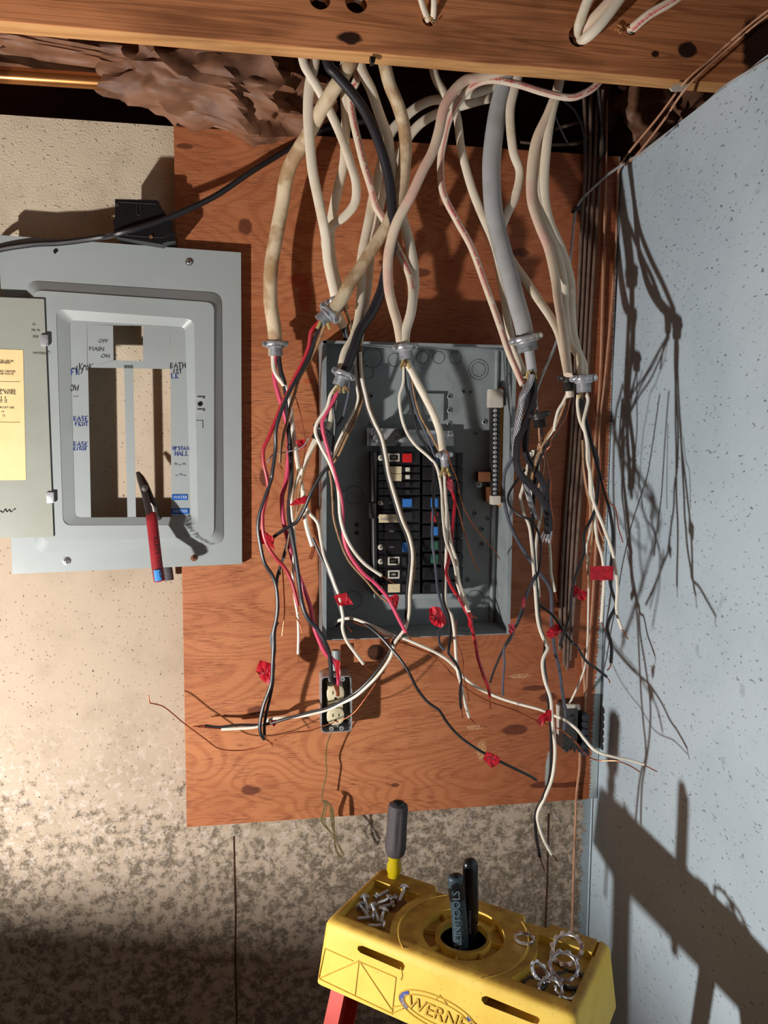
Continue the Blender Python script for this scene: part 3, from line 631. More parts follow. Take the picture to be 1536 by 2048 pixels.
o2 = thing('outlet_box', P(1145, 1505, .04), 'small battered grey metal box at the lower right of the board', 'junction box')
a, b_ = P(1128, 1412, .075), P(1154, 1498, .075); cx, cz, hw, hh = (a.x + b_.x) / 2, (a.z + b_.z) / 2, (b_.x - a.x) / 2, (a.z - b_.z) / 2
mb = MB(); mb.box((cx, -.056, cz), (hw * 2, .040, hh * 2), bev=.003); mb.build('box_body', 'darkzinc', o2)
MB().prism([P(x, y, .052) for x, y in pp('1116,1412 1122,1410 1128,1440 1128,1485 1118,1488')], (0, .012, 0)).build('side_flange', 'whitepl', o2, smooth=False)
MB().prism([P(x, y, .077) for x, y in pp('1134,1409 1160,1410 1161,1420 1154,1420 1154,1416 1134,1417')], (0, .006, 0)).build('top_tab', 'whitepl', o2, smooth=False)
mb = MB(); mb.cyl(P(1143, 1430, .0755), P(1143, 1430, .0765), .0038); mb.build('knockout_hole', 'plastic', o2)
mb = MB()
for k in range(6): mb.lathe(P(1161, 1426 + k * 14, .046), (0, -1, 0), [(.0085, 0), (.0085, .026), (.006, .031), (.0, .032)], 12)
mb.build('scalloped_side', 'dirtgrey', o2)
random.seed(4); mb = MB()
for k in range(26): mb.lathe(P(random.uniform(1118, 1160), random.uniform(1478, 1504), .05), (random.uniform(-.5, .5), -1, random.uniform(-.5, .5)), [(0, 0), (random.uniform(.002, .0045), .002), (0, .006)], 6)
mb.build('putty_crumbs', 'dirtgrey', o2)
# ================================================================== CABLES
PT = lambda q: (lambda t: (1.55 + q[min(len(q) - 1, int(round(t * (len(q) - 1))))].y) / 1.42)
def cable(label, jackets, wires, name='electrical_cable', cat='cable', group=None):
    """jackets: (part, mat, path, depth, rx, ry) ; wires: (part, mat, path, depth, r, tip or None)"""
    first = jackets[0] if jackets else wires[0]
    o0 = P(*pp(first[2])[0], depth_at(first[3], 0))
    if len(jackets) + len(wires) == 1 and not (wires and wires[0][5]):
        t = None
    else: t = thing(name, o0, label, cat, group)
    last = None
    for (pn, mt, s, dep, rx, ry) in jackets:
        q = path(s, dep); kk = 1.1 if rx < .009 else 1.0; last = MB().sweep(q, rx * kk, ry * kk, 14, uvs=True, twist=.5 if ry < rx else 0, taper=PT(q)).build(pn if t else name, mt, t, smooth=True)
    for (pn, mt, s, dep, r, tip) in wires:
        q = path(s, dep); r = r * 1.14 if .0015 < r < .0040 else r; last = MB().sweep(q, r, r, 8, taper=PT(q)).build(pn if t else name, mt, t, smooth=True)
        if tip:
            tp = pp(tip) if isinstance(tip, str) else [tip]; dd = depth_at(dep, 1)
            ends = [q[-1] - (q[-1] - q[-2]).normalized() * .002] + [P(x, y, dd) for x, y in tp]
            MB().sweep(spline(ends, 4), .0010 if r < .004 else .0034, None, 7).build('bare_tip', 'copper' if mt != 'bluegrey' else 'alu', last, smooth=True, label='bare metal end')
    if t is None: tag(last, label, cat, group)
    return t or last
BW = .0023; CW = .0011
cable('thick cream cable with browned side and round clamp, leftmost of the hanging cables', [
  ('jacket', 'dirtycream', '700,60 698,127 669,176 643,218 617,267 589,314 573,353 565,405 553,470 543,530 541,600 549,660 551,712', [.20, .17, .12, .09, .088, .088], .0128, .0115)], [
  ('white_wire', 'white', '546,700 549,742 565,766 575,781 581,820 586,860 591,898 599,950 604,978 609,1025 614,1056 625,1092', [.088, .095, .115, .12], .0043, '627,1098 621,1118'),
  ('pink_wire', 'pink', '550,705 549,755 557,789 565,815 575,854 578,898 574,950 570,972 564,995 566,1035 575,1077 586,1121 596,1147 609,1181 620,1212 628,1252 638,1280 650,1305 662,1316 672,1330 676,1354 675,1370', [.088, .09, .09, .10, .11, .13, .125, .110], .0042, '676,1392'),
  ('black_wire', 'blackthick', '556,700 561,740 569,768 575,820 577,860 581,900 583,952 578,1017 581,1056 591,1113 599,1173 604,1207 615,1236 635,1259 650,1285 659,1310 663,1354 669,1367', [.086, .095, .10, .12, .135, .135, .112], .0042, '676,1384')])
cable('thick browned cream cable curving into the tilted upper clamp, red and black wires below', [
  ('jacket', 'dirtycream', '756,60 776,158 794,205 807,249 811,301 805,366 794,405 774,452 742,502 716,544 700,566 682,599 660,624', [.20, .18, .17, .17, .18, .185], .0118, .0105)], [
  ('red_wire', 'red', '646,638 633,649 622,664 617,695 604,727 589,755 575,787 562,813 549,846 536,878 527,898 527,925 533,952 536,978 529,1009 525,1030 526,1061 533,1087 549,1113 568,1134 581,1158 590,1186 596,1212', [.185, .165, .14, .135, .13, .125, .12], .0031, '596,1224'),
  ('black_wire', 'black', '648,640 641,651 630,677 620,706 604,740 583,776 565,815 552,859 551,898 544,950 543,957 529,999 520,1025 516,1056 521,1093 529,1126 544,1150 552,1173 555,1205 553,1235 547,1264 547,1290 545,1328 544,1354 540,1375 527,1411 520,1445 521,1466 529,1479', [.185, .165, .14, .13, .12, .115, .11, .11], .0030, '536,1482 546,1487'),
  ('brown_wire', 'taupe', '650,642 646,659 632,695 615,729 598,758 589,789 580,815 578,833 568,867 562,898 560,925', [.185, .165, .14, .13, .12], .0024, '560,930 565,938')])
cable('black wire pair hanging left of the outlet box with a red tape flag', [], [
  ('black_wire', 'black', '583,1046 576,1082 565,1121 555,1153 553,1180 556,1212 553,1240 549,1268 549,1300 546,1330 546,1360 541,1390 533,1425 529,1450 529,1470', [.11, .11, .105, .10], .0026, '534,1477 546,1492'),
  ('grey_wire', 'bluegrey', '556,1245 543,1270 545,1300 548,1328 546,1352', [.105, .10], .0022, None)], 'loose_wire', 'wire')
cable('flat white cable, leftmost of the two emerging together below the joist', [
  ('jacket', 'cream', '632,60 629,124 619,171 616,223 619,275 625,340 638,405 651,471 656,523 667,575 672,600', [.17, .16, .15, .14, .13], .0082, .0050),
  ('jacket_end', 'cream', '672,622 680,640 687,656', [.13, .125], .0075, .005)], [
  ('black_wire', 'black', '684,650 689,675 691,700 688,740', [.125, .12, .115], .0024, None),
  ('black_wire', 'bluegrey', '690,650 697,690 700,730 698,781 693,807 685,836 669,860 668,885 664,920', [.125, .12, .11, .11], .0024, None),
  ('brown_wire', 'taupe', '686,612 697,640 704,675 706,700', [.125, .12], .0017, None)])
cable('flat white cable bowing right past the thick cable and back left', [
  ('jacket', 'cream', '596,60 607,124 620,150 636,176 651,205 672,249 688,288 701,327 712,366 710,405 690,432 664,452 651,478 657,520 670,572', [.18, .165, .15, .14, .125, .125], .0075, .0048)], [])
cable('flat cream cable behind the bowing one, joining it at the clamp', [
  ('jacket', 'cream', '700,60 690,130 690,192 692,236 690,288 688,327 677,374 667,418 660,471 664,523 676,575 690,620', [.16, .14, .12, .11, .115], .0078, .0048)], [
  ('white_wire', 'white', '690,615 700,645 706,672 708,716 719,750', [.115, .11], .0022, None)])
cable('black jacketed thick cable crossing the white ones down to the middle clamp', [
  ('jacket', 'blackthick', '640,60 656,127 672,148 701,182 727,218 747,257 763,301 774,340 781,379 784,420 785,458 784,490 776,523 766,570 758,594 742,628 721,659 708,695 695,729 685,752', [.19, .19, .19, .18, .17, .17, .18, .19], .0092, .0085)], [
  ('pink_wire', 'pink', '678,770 672,790 661,812 646,840 646,862 654,893 661,919 669,945 677,975 682,995 685,1020 686,1056 690,1087 703,1116 727,1147 750,1166 773,1192 786,1215 799,1241 812,1265', [.19, .185, .18, .17, .17, .18], .0031, '824,1281'),
  ('white_wire', 'white', '674,772 661,790 654,815 635,844 631,865 641,891 656,919 667,945 675,970 678,995 680,1030 687,1061 703,1095 729,1127 763,1151', [.19, .185, .18, .175, .17], .0028, '789,1168'),
  ('black_wire', 'black', '680,775 670,795 667,820 670,846 667,885 659,925 641,952 622,986 609,1017 594,1043 573,1056 547,1074', [.19, .18, .16, .14, .12], .0028, None),
  ('brown_wire', 'taupe', '655,925 662,960 665,1000 668,1040 683,1090 700,1125 733,1162 752,1185 775,1205', [.15, .15, .145, .15], .0018, '790,1212')])
cable('flat cream cable looping in from the right into the middle clamp', [
  ('jacket', 'cream', '1000,170 956,184 925,190 885,198 859,202 833,215 810,234 787,257 772,288 762,330 747,392 737,445 724,510 723,560 721,607 716,643 706,677 690,706 682,745', [.14, .13, .12, .12, .13, .15, .17, .188], .0078, .0050)], [])
cable('flat dusty cable, lower of two loops from the right, with brown wires', [
  ('jacket', 'cream', '1010,190 956,202 911,215 872,228 841,247 818,273 802,301 787,340 768,374 758,418 747,458 740,510 736,562 731,600 724,643 716,690', [.12, .11, .105, .105, .11, .14, .16], .0076, .0048)], [
  ('brown_wire', 'taupe', '718,680 717,715 718,755 721,794 703,841 687,872 672,904 655,930 646,945 622,985 600,1020 588,1046', [.16, .15, .14, .13, .12], .0023, None),
  ('brown_wire', 'taupe', '722,680 722,720 723,760 725,800 708,845 692,878 676,912 660,935', [.162, .152, .142, .13], .0020, None),
  ('white_wire', 'white', '716,685 712,760 716,800 698,841 680,876 667,905 650,940', [.165, .155, .145, .135], .0021, None)])
cable('long black and brown wire bundle hanging over the breakers and swinging out left below', [], [
  ('black_wire', 'black', '716,700 719,750 727,790 732,815 743,843 758,875 766,911 773,951 787,1000 799,1041 812,1072 819,1108 817,1147 813,1186 812,1225 804,1257 785,1285 776,1308 753,1342 732,1366 706,1388 659,1414 620,1424 575,1437 540,1447 516,1450 475,1450 438,1454 410,1451', [.165, .165, .165, .165, .165, .165, .155, .12, .085, .07], .0023, '402,1451 386,1453'),
  ('white_wire', 'white', '720,704 723,752 731,790 737,815 748,843 763,875 771,911 778,951 792,1000 805,1041 818,1072 825,1108 823,1147 819,1186 818,1225 810,1257 790,1285 780,1316 757,1349 735,1372 709,1394 680,1408 659,1418 620,1429 581,1435 542,1438 516,1453 475,1457 443,1458', [.17, .17, .17, .17, .17, .17, .155, .12, .09, .075], .0027, '402,1454 388,1452'),
  ('brown_wire', 'taupe', '722,700 726,750 734,790 741,815 752,845 766,875 774,911 781,951 796,1000 809,1041 821,1072 829,1108 828,1147 823,1186 820,1225 812,1260', [.165, .165, .165, .165, .165], .0019, None)])
cable('single bare copper wire sweeping left in front of the outlet box', [], [
  ('bare_wire', 'copper', '812,1262 790,1295 774,1330 758,1356 732,1395 706,1427 680,1442 667,1445 620,1461 581,1466 547,1482 516,1495 477,1501 438,1497 412,1479 381,1456 365,1444 330,1415 310,1408 300,1405 297,1390', [.16, .14, .11, .09, .085, .08], .0012, None)], 'loose_wire', 'wire')
cable('red striped cream cable in the middle group, running down to the centre clamp', [
  ('jacket', 'redprint', '722,60 714,155 703,179 701,205 708,247 719,294 729,333 742,374 753,413 768,439 789,486 807,523 820,555 824,590 818,640 808,690', [.17, .16, .15, .14, .14, .16, .18, .195], .0066, .0048)], [])
cable('flat white cable crossing behind the black cable to the centre clamp', [
  ('jacket', 'cream', '712,60 721,132 742,179 758,226 776,275 781,314 792,361 800,418 805,439 815,471 826,523 829,570 827,586 822,625 811,664 810,692', [.18, .18, .17, .16, .15, .165, .19, .20], .0086, .0060)], [])
cable('pink edged cream cable arching down to the centre clamp', [
  ('jacket', 'pinkcream', '1010,140 951,155 930,161 906,184 888,215 878,262 865,304 846,340 823,390 810,413 794,445 783,480 776,520 777,573 785,612 795,646 803,690', [.20, .20, .20, .20, .19, .18, .18, .198], .0085, .0065)], [
  ('white_wire', 'white', '808,715 807,763 799,794 803,833 814,865 832,891 858,914 874,935 883,978 885,1017 887,1046 892,1082 902,1108 910,1134 915,1168 926,1199 936,1223', [.20, .20, .20, .22, .28, .36, .42], .0026, '945,1232 954,1236'),
  ('black_wire', 'black', '806,718 809,742 813,776 824,820 837,867 857,899 866,926 867,983 868,1017 881,1061 881,1103 887,1147 887,1199 898,1234 901,1270 897,1302 901,1312 914,1330 922,1356 920,1388 922,1416', [.20, .20, .20, .22, .30, .38, .42, .38, .32], .0025, '926,1437'),
  ('black_wire', 'bluegrey', '814,720 822,781 831,820 852,867 867,906 874,939 868,990 865,1043 865,1082 871,1134 876,1181 884,1212 889,1238 879,1262 879,1286 888,1299', [.20, .20, .21, .24, .32, .40], .0023, None),
  ('brown_wire', 'taupe', '818,720 826,780 840,830 862,870 880,905 894,930', [.20, .20, .21, .22], .0018, None)])
cable('pale cable stub between the centre clamp and the small clamp over the breakers', [
  ('jacket', 'cream', '812,722 832,760 850,794 866,826 879,862 884,893 889,925', [.20, .20, .205, .22], .0064, .0055)], [
  ('red_wire', 'red', '894,950 903,978 909,1000 909,1017 905,1056 902,1093 897,1121 893,1145 902,1171 915,1192 933,1223 941,1240 943,1252 951,1286 956,1317 966,1348 977,1377 979,1393', [.22, .25, .30, .40, .42, .36, .28], .0030, '981,1417'),
  ('white_wire', 'white', '889,945 892,1004 897,1046 902,1087 913,1121 918,1160 928,1192 938,1223', [.22, .30, .42], .0028, None),
  ('white_wire', 'white', '893,1010 893,1090 891,1200 904,1234 910,1278 912,1312 916,1346 922,1369 930,1406 938,1434', [.25, .36, .38, .30], .0027, '951,1447'),
  ('bare_wire', 'copper', '893,900 904,935 913,957 920,991 928,1017 949,1054 970,1080 988,1100 999,1118', [.23, .22, .20, .14], CW, None),
  ('bare_wire', 'copper', '896,950 907,991 918,1022 926,1056 936,1087 947,1121 957,1142', [.22, .20, .15], CW, None),
  ('bare_wire', 'copper', '912,1240 914,1281 926,1317 926,1346 934,1377 938,1403', [.40, .34], .0010, None)])
cable('jacketed cable with bold red printing beside the grey cable', [
  ('jacket', 'redprint', '1215,140 1193,170 1168,187 1138,195 1088,185 1033,168 983,160 948,170 923,195 900,235 888,280 881,325 886,385 913,440 943,495 970,568 986,612 1004,664 1019,708 1035,745 1046,770', [.20, .20, .20, .19, .17, .15, .16, .18, .21, .23], .0060, .0048)], [
  ('silver_wire', 'alu', '1046,768 1050,785 1056,800', [.235, .235], .0018, None)])
cable('flat cream cable behind the red printed one, meeting the grey cable low down', [
  ('jacket', 'cream', '858,60 868,145 888,185 913,230 923,300 943,375 968,440 990,500 1002,560 1009,599 1017,651 1028,695 1043,737 1050,752', [.15, .14, .14, .15, .17, .19, .215], .0072, .0046)], [])
gc = cable('very thick grey service cable with braided silver and black conductors', [
  ('jacket', 'grey', '1018,130 1003,190 993,240 985,300 983,350 988,425 1005,500 1022,560 1032,599 1043,638 1051,672 1056,700', [.14, .14, .15, .17, .20, .22, .23], .0172, .0145),
  ('inner_jacket', 'grey', '1057,695 1061,721 1064,745', .23, .0095, .009)], [
  ('black_conductor', 'blackthick', '1062,745 1067,775 1066,800 1061,820 1051,846 1036,880 1033,919 1037,940 1046,955 1064,973 1082,994 1093,1017 1095,1046 1094,1067', [.235, .24, .245, .245, .245, .24], .0072, None),
  ('black_conductor', 'blackthick', '1060,745 1058,790 1054,846 1051,899 1064,932 1080,955 1089,975 1094,998 1098,1022 1099,1064', [.22, .22, .215, .225], .0066, None)])
def braid(label, segs, par):
    mb = MB()
    for s, dep, rad in segs:
        q = path(s, dep, 8)
        for k in range(9):
            pts = []
            for i, p in enumerate(q):
                T = (q[min(i + 1, len(q) - 1)] - q[max(i - 1, 0)]).normalized(); sd = T.cross(V((0, -1, 0))).normalized(); nn = sd.cross(T)
                an = 2 * math.pi * k / 9 + i * .42; pts.append(p + sd * math.cos(an) * rad + nn * math.sin(an) * rad)
            mb.sweep(pts, .0012, .0012, 5)
    o = mb.build('braided_neutral', 'alu', par, smooth=True, label=label); return o
braid('silver stranded bare neutral', [('1063,750 1058,768 1046,790 1042,810 1036,846 1032,885 1030,912', [.245, .25, .245, .23], .0050), ('1038,935 1048,960 1056,986 1064,1017 1071,1038', [.22, .215, .21], .0040)], gc)
mb = MB(); random.seed(3)
for k in range(16):
    a = random.uniform(-1, 1); mb.sweep([P(1064 + a * 9, 742, .23 + random.uniform(-.006, .012)), P(1064 + a * 13, 757, .235 + random.uniform(-.006, .014))], .0012, .0010, 5)
mb.build('frayed_fibre', 'fray', gc)
mb = MB()
for k in range(14):
    a = random.uniform(-1, 1); mb.sweep([P(1096 + a * 8, 1062, .235), P(1093 + a * 11 - 3, 1082 + random.uniform(-3, 4), .235 + random.uniform(-.005, .006))], .0012, .0011, 5)
mb.build('strand_ends', 'alu', gc)
cable('flat cream cable bowing behind the grey cable then down right to a clamp', [
  ('jacket', 'cream', '1040,140 1030,175 1020,225 1026,300 1040,345 1030,395 1013,430 1002,470 1020,515 1051,560 1077,599 1103,638 1119,672 1129,716 1136,752', [.16, .16, .16, .16, .16, .22, .28, .34], .0076, .0050),
  ('jacket_end', 'cream', '1138,775 1140,795', .34, .0070, .005)], [
  ('white_wire', 'white', '1134,788 1126,805 1116,822 1110,846 1108,862', [.34, .33], .0026, None),
  ('brown_wire', 'taupe', '1138,790 1128,812 1116,841 1095,872 1077,909 1066,945 1062,975', [.34, .30, .25, .20], .0020, None),
  ('white_wire', 'white', '1136,790 1124,822 1108,858 1086,890 1070,930', [.34, .20], .0019, None),
  ('black_wire', 'black', '1142,790 1132,828 1112,868 1090,898 1076,930 1070,962', [.342, .28, .20], .0022, None),
  ('bare_wire', 'copper', '1141,795 1132,833 1116,859 1103,878 1101,891 1090,905 1095,925 1099,951 1102,965 1101,1004 1107,1043 1103,1087', [.34, .32, .28, .26], CW, None)])
for lab, s, sx in (('left of the three cream cables sharing the right hand clamp', '1124,90 1118,165 1098,225 1073,280 1063,340 1063,400 1078,450 1098,500 1111,560 1116,599 1123,640 1130,690 1136,750', 0),
  ('outer right of the three cream cables at the right hand clamp', '1130,90 1118,168 1103,225 1093,290 1088,375 1098,440 1123,500 1140,560 1142,612 1145,659 1153,695 1166,727 1168,755', 1),
  ('middle of the three cream cables at the right hand clamp', '1085,260 1078,330 1076,380 1088,440 1112,500 1127,560 1131,612 1137,677 1158,716 1162,753', 2)):
    w_ = []
    if sx == 1:
        w_ = [('white_wire', 'white', '1172,785 1176,800 1172,820 1167,846 1174,885 1175,920 1181,952 1184,991 1192,1017 1205,1048 1218,1082 1226,1108 1232,1140 1235,1176 1233,1220 1239,1244 1244,1259', [.36, .37, .39, .41, .43], .0030, '1250,1268 1256,1278'),
              ('black_wire', 'black', '1166,800 1170,833 1180,872 1189,911 1199,947 1210,986 1220,1025 1226,1067 1224,1108 1222,1132 1220,1163 1226,1189 1232,1210 1220,1236 1215,1259 1223,1291 1222,1325', [.36, .37, .38, .40, .42, .50], .0030, '1220,1334 1214,1341'),
              ('bare_wire', 'copper', '1206,960 1218,1002 1231,1017 1236,1051 1241,1069 1246,1085', [.38, .40, .40], .0012, None)]
    if sx == 2:
        w_ = [('white_wire', 'white', '1156,790 1155,810 1160,841 1171,867 1177,895 1179,940 1187,985 1189,1030 1194,1077 1205,1116 1208,1160 1205,1212 1203,1244', [.36, .36, .37, .38], .0029, '1206,1252 1211,1260'),
              ('black_wire', 'black', '1160,790 1166,830 1178,875 1192,905 1196,930 1197,965 1192,1012 1181,1041 1168,1069 1168,1106 1155,1140 1147,1166 1142,1194 1140,1225 1129,1262 1120,1290', [.36, .36, .37, .372, .37, .30], .0028, None)]
    cable('cream cable, ' + lab, [('jacket', 'pinkcream' if sx == 0 else 'cream', s, ([.18, .18, .18, .20, .26, .36] if sx < 2 else [.17, .18, .22, .36]), .0084 if sx != 2 else .0072, .0056)], w_)
cable('brown and white wire pair hanging from the right hand clamp past the red tape', [], [
  ('white_wire', 'white', '1176,870 1178,940 1180,1000 1184,1025 1181,1056 1173,1095 1175,1134 1177,1173 1176,1238 1175,1276 1171,1328 1160,1362 1147,1391 1137,1411', [.30, .24, .16, .09, .06], .0018, None),
  ('brown_wire', 'tan', '1168,939 1176,986 1186,1020 1194,1046 1207,1082', [.34, .33], .0013, None),
  ('brown_wire', 'taupe', '1165,880 1167,930 1172,975 1180,1010 1185,1060 1181,1100 1176,1140 1178,1176', [.34, .32, .30], .0020, None)], 'loose_wire', 'wire')
cable('black wire looping out left beside the panel box edge, flagged with small tape', [], [
  ('black_wire', 'black', '1050,940 1038,955 1017,989 1020,1012 1038,1030 1062,1041 1075,1061 1081,1087 1080,1121 1075,1150 1064,1166 1051,1192 1046,1220 1036,1246 1022,1270 1007,1298 991,1333 980,1365', [.22, .24, .27, .30, .36, .40, .38], .0021, None),
  ('black_wire', 'bluegrey', '1070,1150 1058,1180 1046,1212 1036,1240 1022,1276 1008,1299 1009,1328 1006,1362 1006,1391', [.33, .38, .40, .38], .0020, None)], 'loose_wire', 'wire')
cable('blue grey wire running down from the box edge to the small lower right box', [], [
  ('grey_wire', 'bluegrey', '1030,895 1022,920 1008,952 1009,1004 1020,1048 1036,1082 1059,1119 1080,1147 1098,1173 1103,1199 1103,1252 1106,1278 1111,1307 1119,1341 1124,1380 1131,1427 1128,1460', [.22, .20, .18, .15, .11, .09], .0030, None)], 'loose_wire', 'wire')
cable('long white and black wire pair reaching lowest, ending beside the ladder', [], [
  ('white_wire', 'white', '1062,905 1046,975 1041,996 1048,1028 1059,1054 1064,1095 1067,1134 1071,1186 1075,1236 1082,1265 1093,1290 1095,1298 1085,1323 1089,1359 1101,1396 1104,1432 1108,1471 1110,1510 1104,1557 1090,1594 1076,1625 1077,1648 1088,1680 1103,1708', [.20, .21, .25, .28, .30, .34, .34, .32], .0030, '1109,1715 1115,1723'),
  ('black_wire', 'black', '1070,960 1066,1010 1065,1060 1068,1110 1072,1160 1080,1250 1090,1284 1088,1323 1093,1367 1098,1417 1102,1471 1102,1523 1098,1562 1085,1596 1072,1625 1072,1667 1080,1713', [.20, .23, .28, .30, .34, .31], .0029, '1084,1727 1089,1741'),
  ('white_wire', 'white', '1075,905 1078,960 1082,1012 1079,1046 1073,1082 1072,1121 1077,1173 1078,1194', [.20, .20, .25], .0026, None),
  ('white_wire', 'white', '1066,900 1072,940 1082,990 1092,1040 1098,1080 1101,1121 1102,1147 1110,1184', [.20, .20, .24], .0028, '1113,1195 1115,1204')], 'loose_wire', 'wire')
cable('black wire slanting down right from red tape towards the blue wall', [], [
  ('black_wire', 'black', '1072,1192 1077,1207 1106,1231 1127,1262 1147,1288 1155,1294 1173,1323 1194,1338 1214,1354', [.24, .25, .28, .30], .0024, '1218,1360 1220,1366')], 'loose_wire', 'wire')
cable('thin dusty grey wire from the corner staple down to the dark round connector', [], [
  ('grey_wire', 'grey', '1640,60 1457,167 1412,206 1297,297 1258,321 1216,349 1185,377 1164,398 1152,420 1147,450 1143,500 1135,560 1122,640 1111,688 1095,727 1082,758 1072,789 1074,815 1078,838', [.75, .35, .26, .10, .06, .05, .045, .042, .05, .07, .10, .14, .17, .20, .22, .23, .24, .25], .0023, None),
  ('brown_wire', 'taupe', '1080,850 1082,880 1072,905 1062,930 1055,960 1048,1000', [.25, .22, .20], .0022, None),
  ('black_wire', 'black', '1082,850 1088,895 1095,930 1098,960 1092,1000 1098,1030', [.25, .25, .25], .0020, None),
  ('brown_wire', 'tan', '1078,850 1080,890 1088,930 1075,980 1060,1020', [.252, .22, .20], .0018, None),
  ('white_wire', 'white', '1084,850 1078,890 1066,925 1060,960 1066,1000', [.25, .21, .20], .0018, None),
  ('copper_wire', 'copper', '1108,845 1092,870 1072,890 1056,897', [.26, .25], .0010, None)], 'loose_wire', 'wire')
# thin cables stapled to the board at the right hand edge
for i, (s, r, mt, lab) in enumerate((('1168,180 1170,330 1163,450 1158,560 1151,700 1146,800 1140,900 1132,1004 1124,1134 1121,1207 1119,1300', .0040, 'darkbrown', 'leftmost of the four dark cables stapled down the right of the board'),
    ('1182,180 1179,330 1172,450 1167,560 1160,700 1155,800 1149,900 1141,1004 1133,1134 1130,1207 1128,1330', .0038, 'darkbrown', 'second from left of the four dark cables stapled to the board'),
    ('1196,180 1189,330 1182,450 1176,560 1169,700 1164,800 1158,900 1150,1004 1142,1134 1139,1207 1134,1340', .0038, 'darkbrown', 'third from left of the four dark cables stapled to the board'),
    ('1206,180 1200,330 1193,450 1186,560 1178,700 1173,800 1168,900 1160,1004 1151,1134 1148,1207 1140,1320', .0036, 'darkbrown', 'rightmost of the four dark cables stapled to the board'))):
    cable('dark cable, ' + lab, [], [('jacket', mt, s, [.05] + [.042] * 8, r * .78, None)], 'electrical_cable', 'cable', 'dark cables stapled to the board')
for lab, s, r in (('tan bell wire nearest the dark cables along the board edge', '1214,200 1212,335 1208,480 1204,620 1200,755 1193,846 1187,925 1182,990 1178,1080', .0020),
    ('tan bell wire along the outer board edge near the corner', '1236,345 1232,480 1222,620 1213,720 1207,781 1200,846 1197,950 1193,1060 1185,1200 1178,1290 1172,1393', .0018),
    ('thin bare wire running down the wall below the small metal box', '1164,1300 1170,1393 1166,1450 1160,1505 1159,1536 1153,1588 1151,1640 1147,1745 1143,1900', .0022),
    ('upper tan bell wire slanting across the joist to the corner', '1660,-60 1536,21 1464,80 1426,115 1370,164 1314,237 1251,314 1236,345', .0020),
    ('lower tan bell wire slanting across the joist to the corner', '1660,-45 1536,31 1471,84 1377,171 1325,244 1276,307 1250,330', .0020)):
    dep = [.60, .44, .34, .32, .30, .20, .08, .045] if 'slanting' in lab else .042
    cable(lab, [], [('jacket', 'tan', s, dep, r, None)], 'bell_wire', 'wire')
for lab, s, dep, mt, r in (('thin dusty wire curving in the dark cavity above the board', '1110,190 1126,201 1150,223 1166,262 1171,314 1169,345', [.06, .05, .044], 'bluegrey', .0018),
    ('short dusty wire hanging in the cavity behind the cream cables', '1105,215 1118,250 1135,285', [.04, .03], 'bluegrey', .0014),
    ('dark cable loop lying in the cavity above the board', '1040,285 1100,290 1160,285 1182,262 1165,245 1110,258', .02, 'darkbrown', .0028),
    ('dusty bundled wire hanging beside the dark cavity block', '1196,170 1200,210 1203,260 1206,300 1196,335', [.07, .05, .044], 'darkzinc', .0026),
    ('black cable crossing the wall in front of the panel cover', '-60,545 -20,505 60,489 125,485 205,474 240,466 325,440 425,395 500,345 560,308 600,283 640,262 700,247 760,238', [.055, .056, .0585, .0585, .066, .091, .092, .085, .07, .055, .045, .042, .042, .042], 'black', .0052)):
    cable(lab, [], [('jacket', mt, s, dep, r, None)], 'electrical_cable', 'cable')
# wires of the lower middle, coming out of the box's lower left corner
cable('cream and copper wires sweeping right from the panel box to the small metal box', [], [
  ('white_wire', 'white', '670,1248 680,1240 706,1237 745,1252 784,1270 810,1278 841,1291 875,1307 901,1325 927,1354 953,1374 992,1393 1031,1406 1080,1419 1106,1430 1129,1440 1153,1458 1168,1477 1189,1500 1220,1512 1259,1520 1288,1529', [.10, .135, .16, .18, .20, .24, .30, .35, .39, .405], .0026, '1300,1536 1314,1543'),
  ('bare_wire', 'copper', '700,1242 745,1258 784,1277 836,1297 862,1310 888,1330 914,1359 940,1382 979,1403 1031,1421 1071,1440 1114,1456 1137,1471 1158,1492 1176,1513 1200,1521 1233,1522 1259,1531 1280,1544', [.13, .16, .18, .20, .24, .30, .36, .41], .0013, None)], 'loose_wire', 'wire')
cable('long black wire slanting down right across the board with a tape flag near its end', [], [
  ('black_wire', 'black', '672,1252 693,1237 719,1242 740,1255 761,1273 784,1299 805,1325 821,1351 834,1377 854,1403 878,1421 894,1445 914,1468 940,1489 969,1507 1000,1523 1031,1538 1058,1551 1073,1560', [.10, .14, .18, .22, .28, .36, .40, .40], .0025, '1079,1566')], 'loose_wire', 'wire')
cable('white wire from the left bundle held by the tape flag at the box corner', [], [
  ('white_wire', 'white', '606,980 615,1020 635,1046 642,1082 648,1113 659,1140 669,1168 677,1189 682,1212 686,1236 685,1257 693,1281 709,1304 727,1328', [.12, .125, .14, .145, .145, .14], .0027, '736,1338 744,1346'),
  ('black_wire', 'black', '625,1075 640,1110 657,1145 668,1175 675,1205 684,1233 690,1247', [.13, .14, .14], .0022, '697,1256 704,1264')], 'loose_wire', 'wire')
cable('thin cream wire ending in copper at the left edge of the panel box', [], [
  ('white_wire', 'white', '640,868 628,880 612,916 604,939 591,968 583,1004 586,1046 590,1082 587,1121 586,1160 591,1205 595,1228 597,1265 596,1308', [.13, .12, .115, .11, .105], .0022, '597,1324'),
  ('white_wire', 'white', '638,872 620,905 606,935 602,950', [.13, .12], .0020, None),
  ('brown_wire', 'taupe', '642,872 626,900 614,925 603,960 596,1000 592,1050', [.13, .12, .115], .0020, None)], 'loose_wire', 'wire')
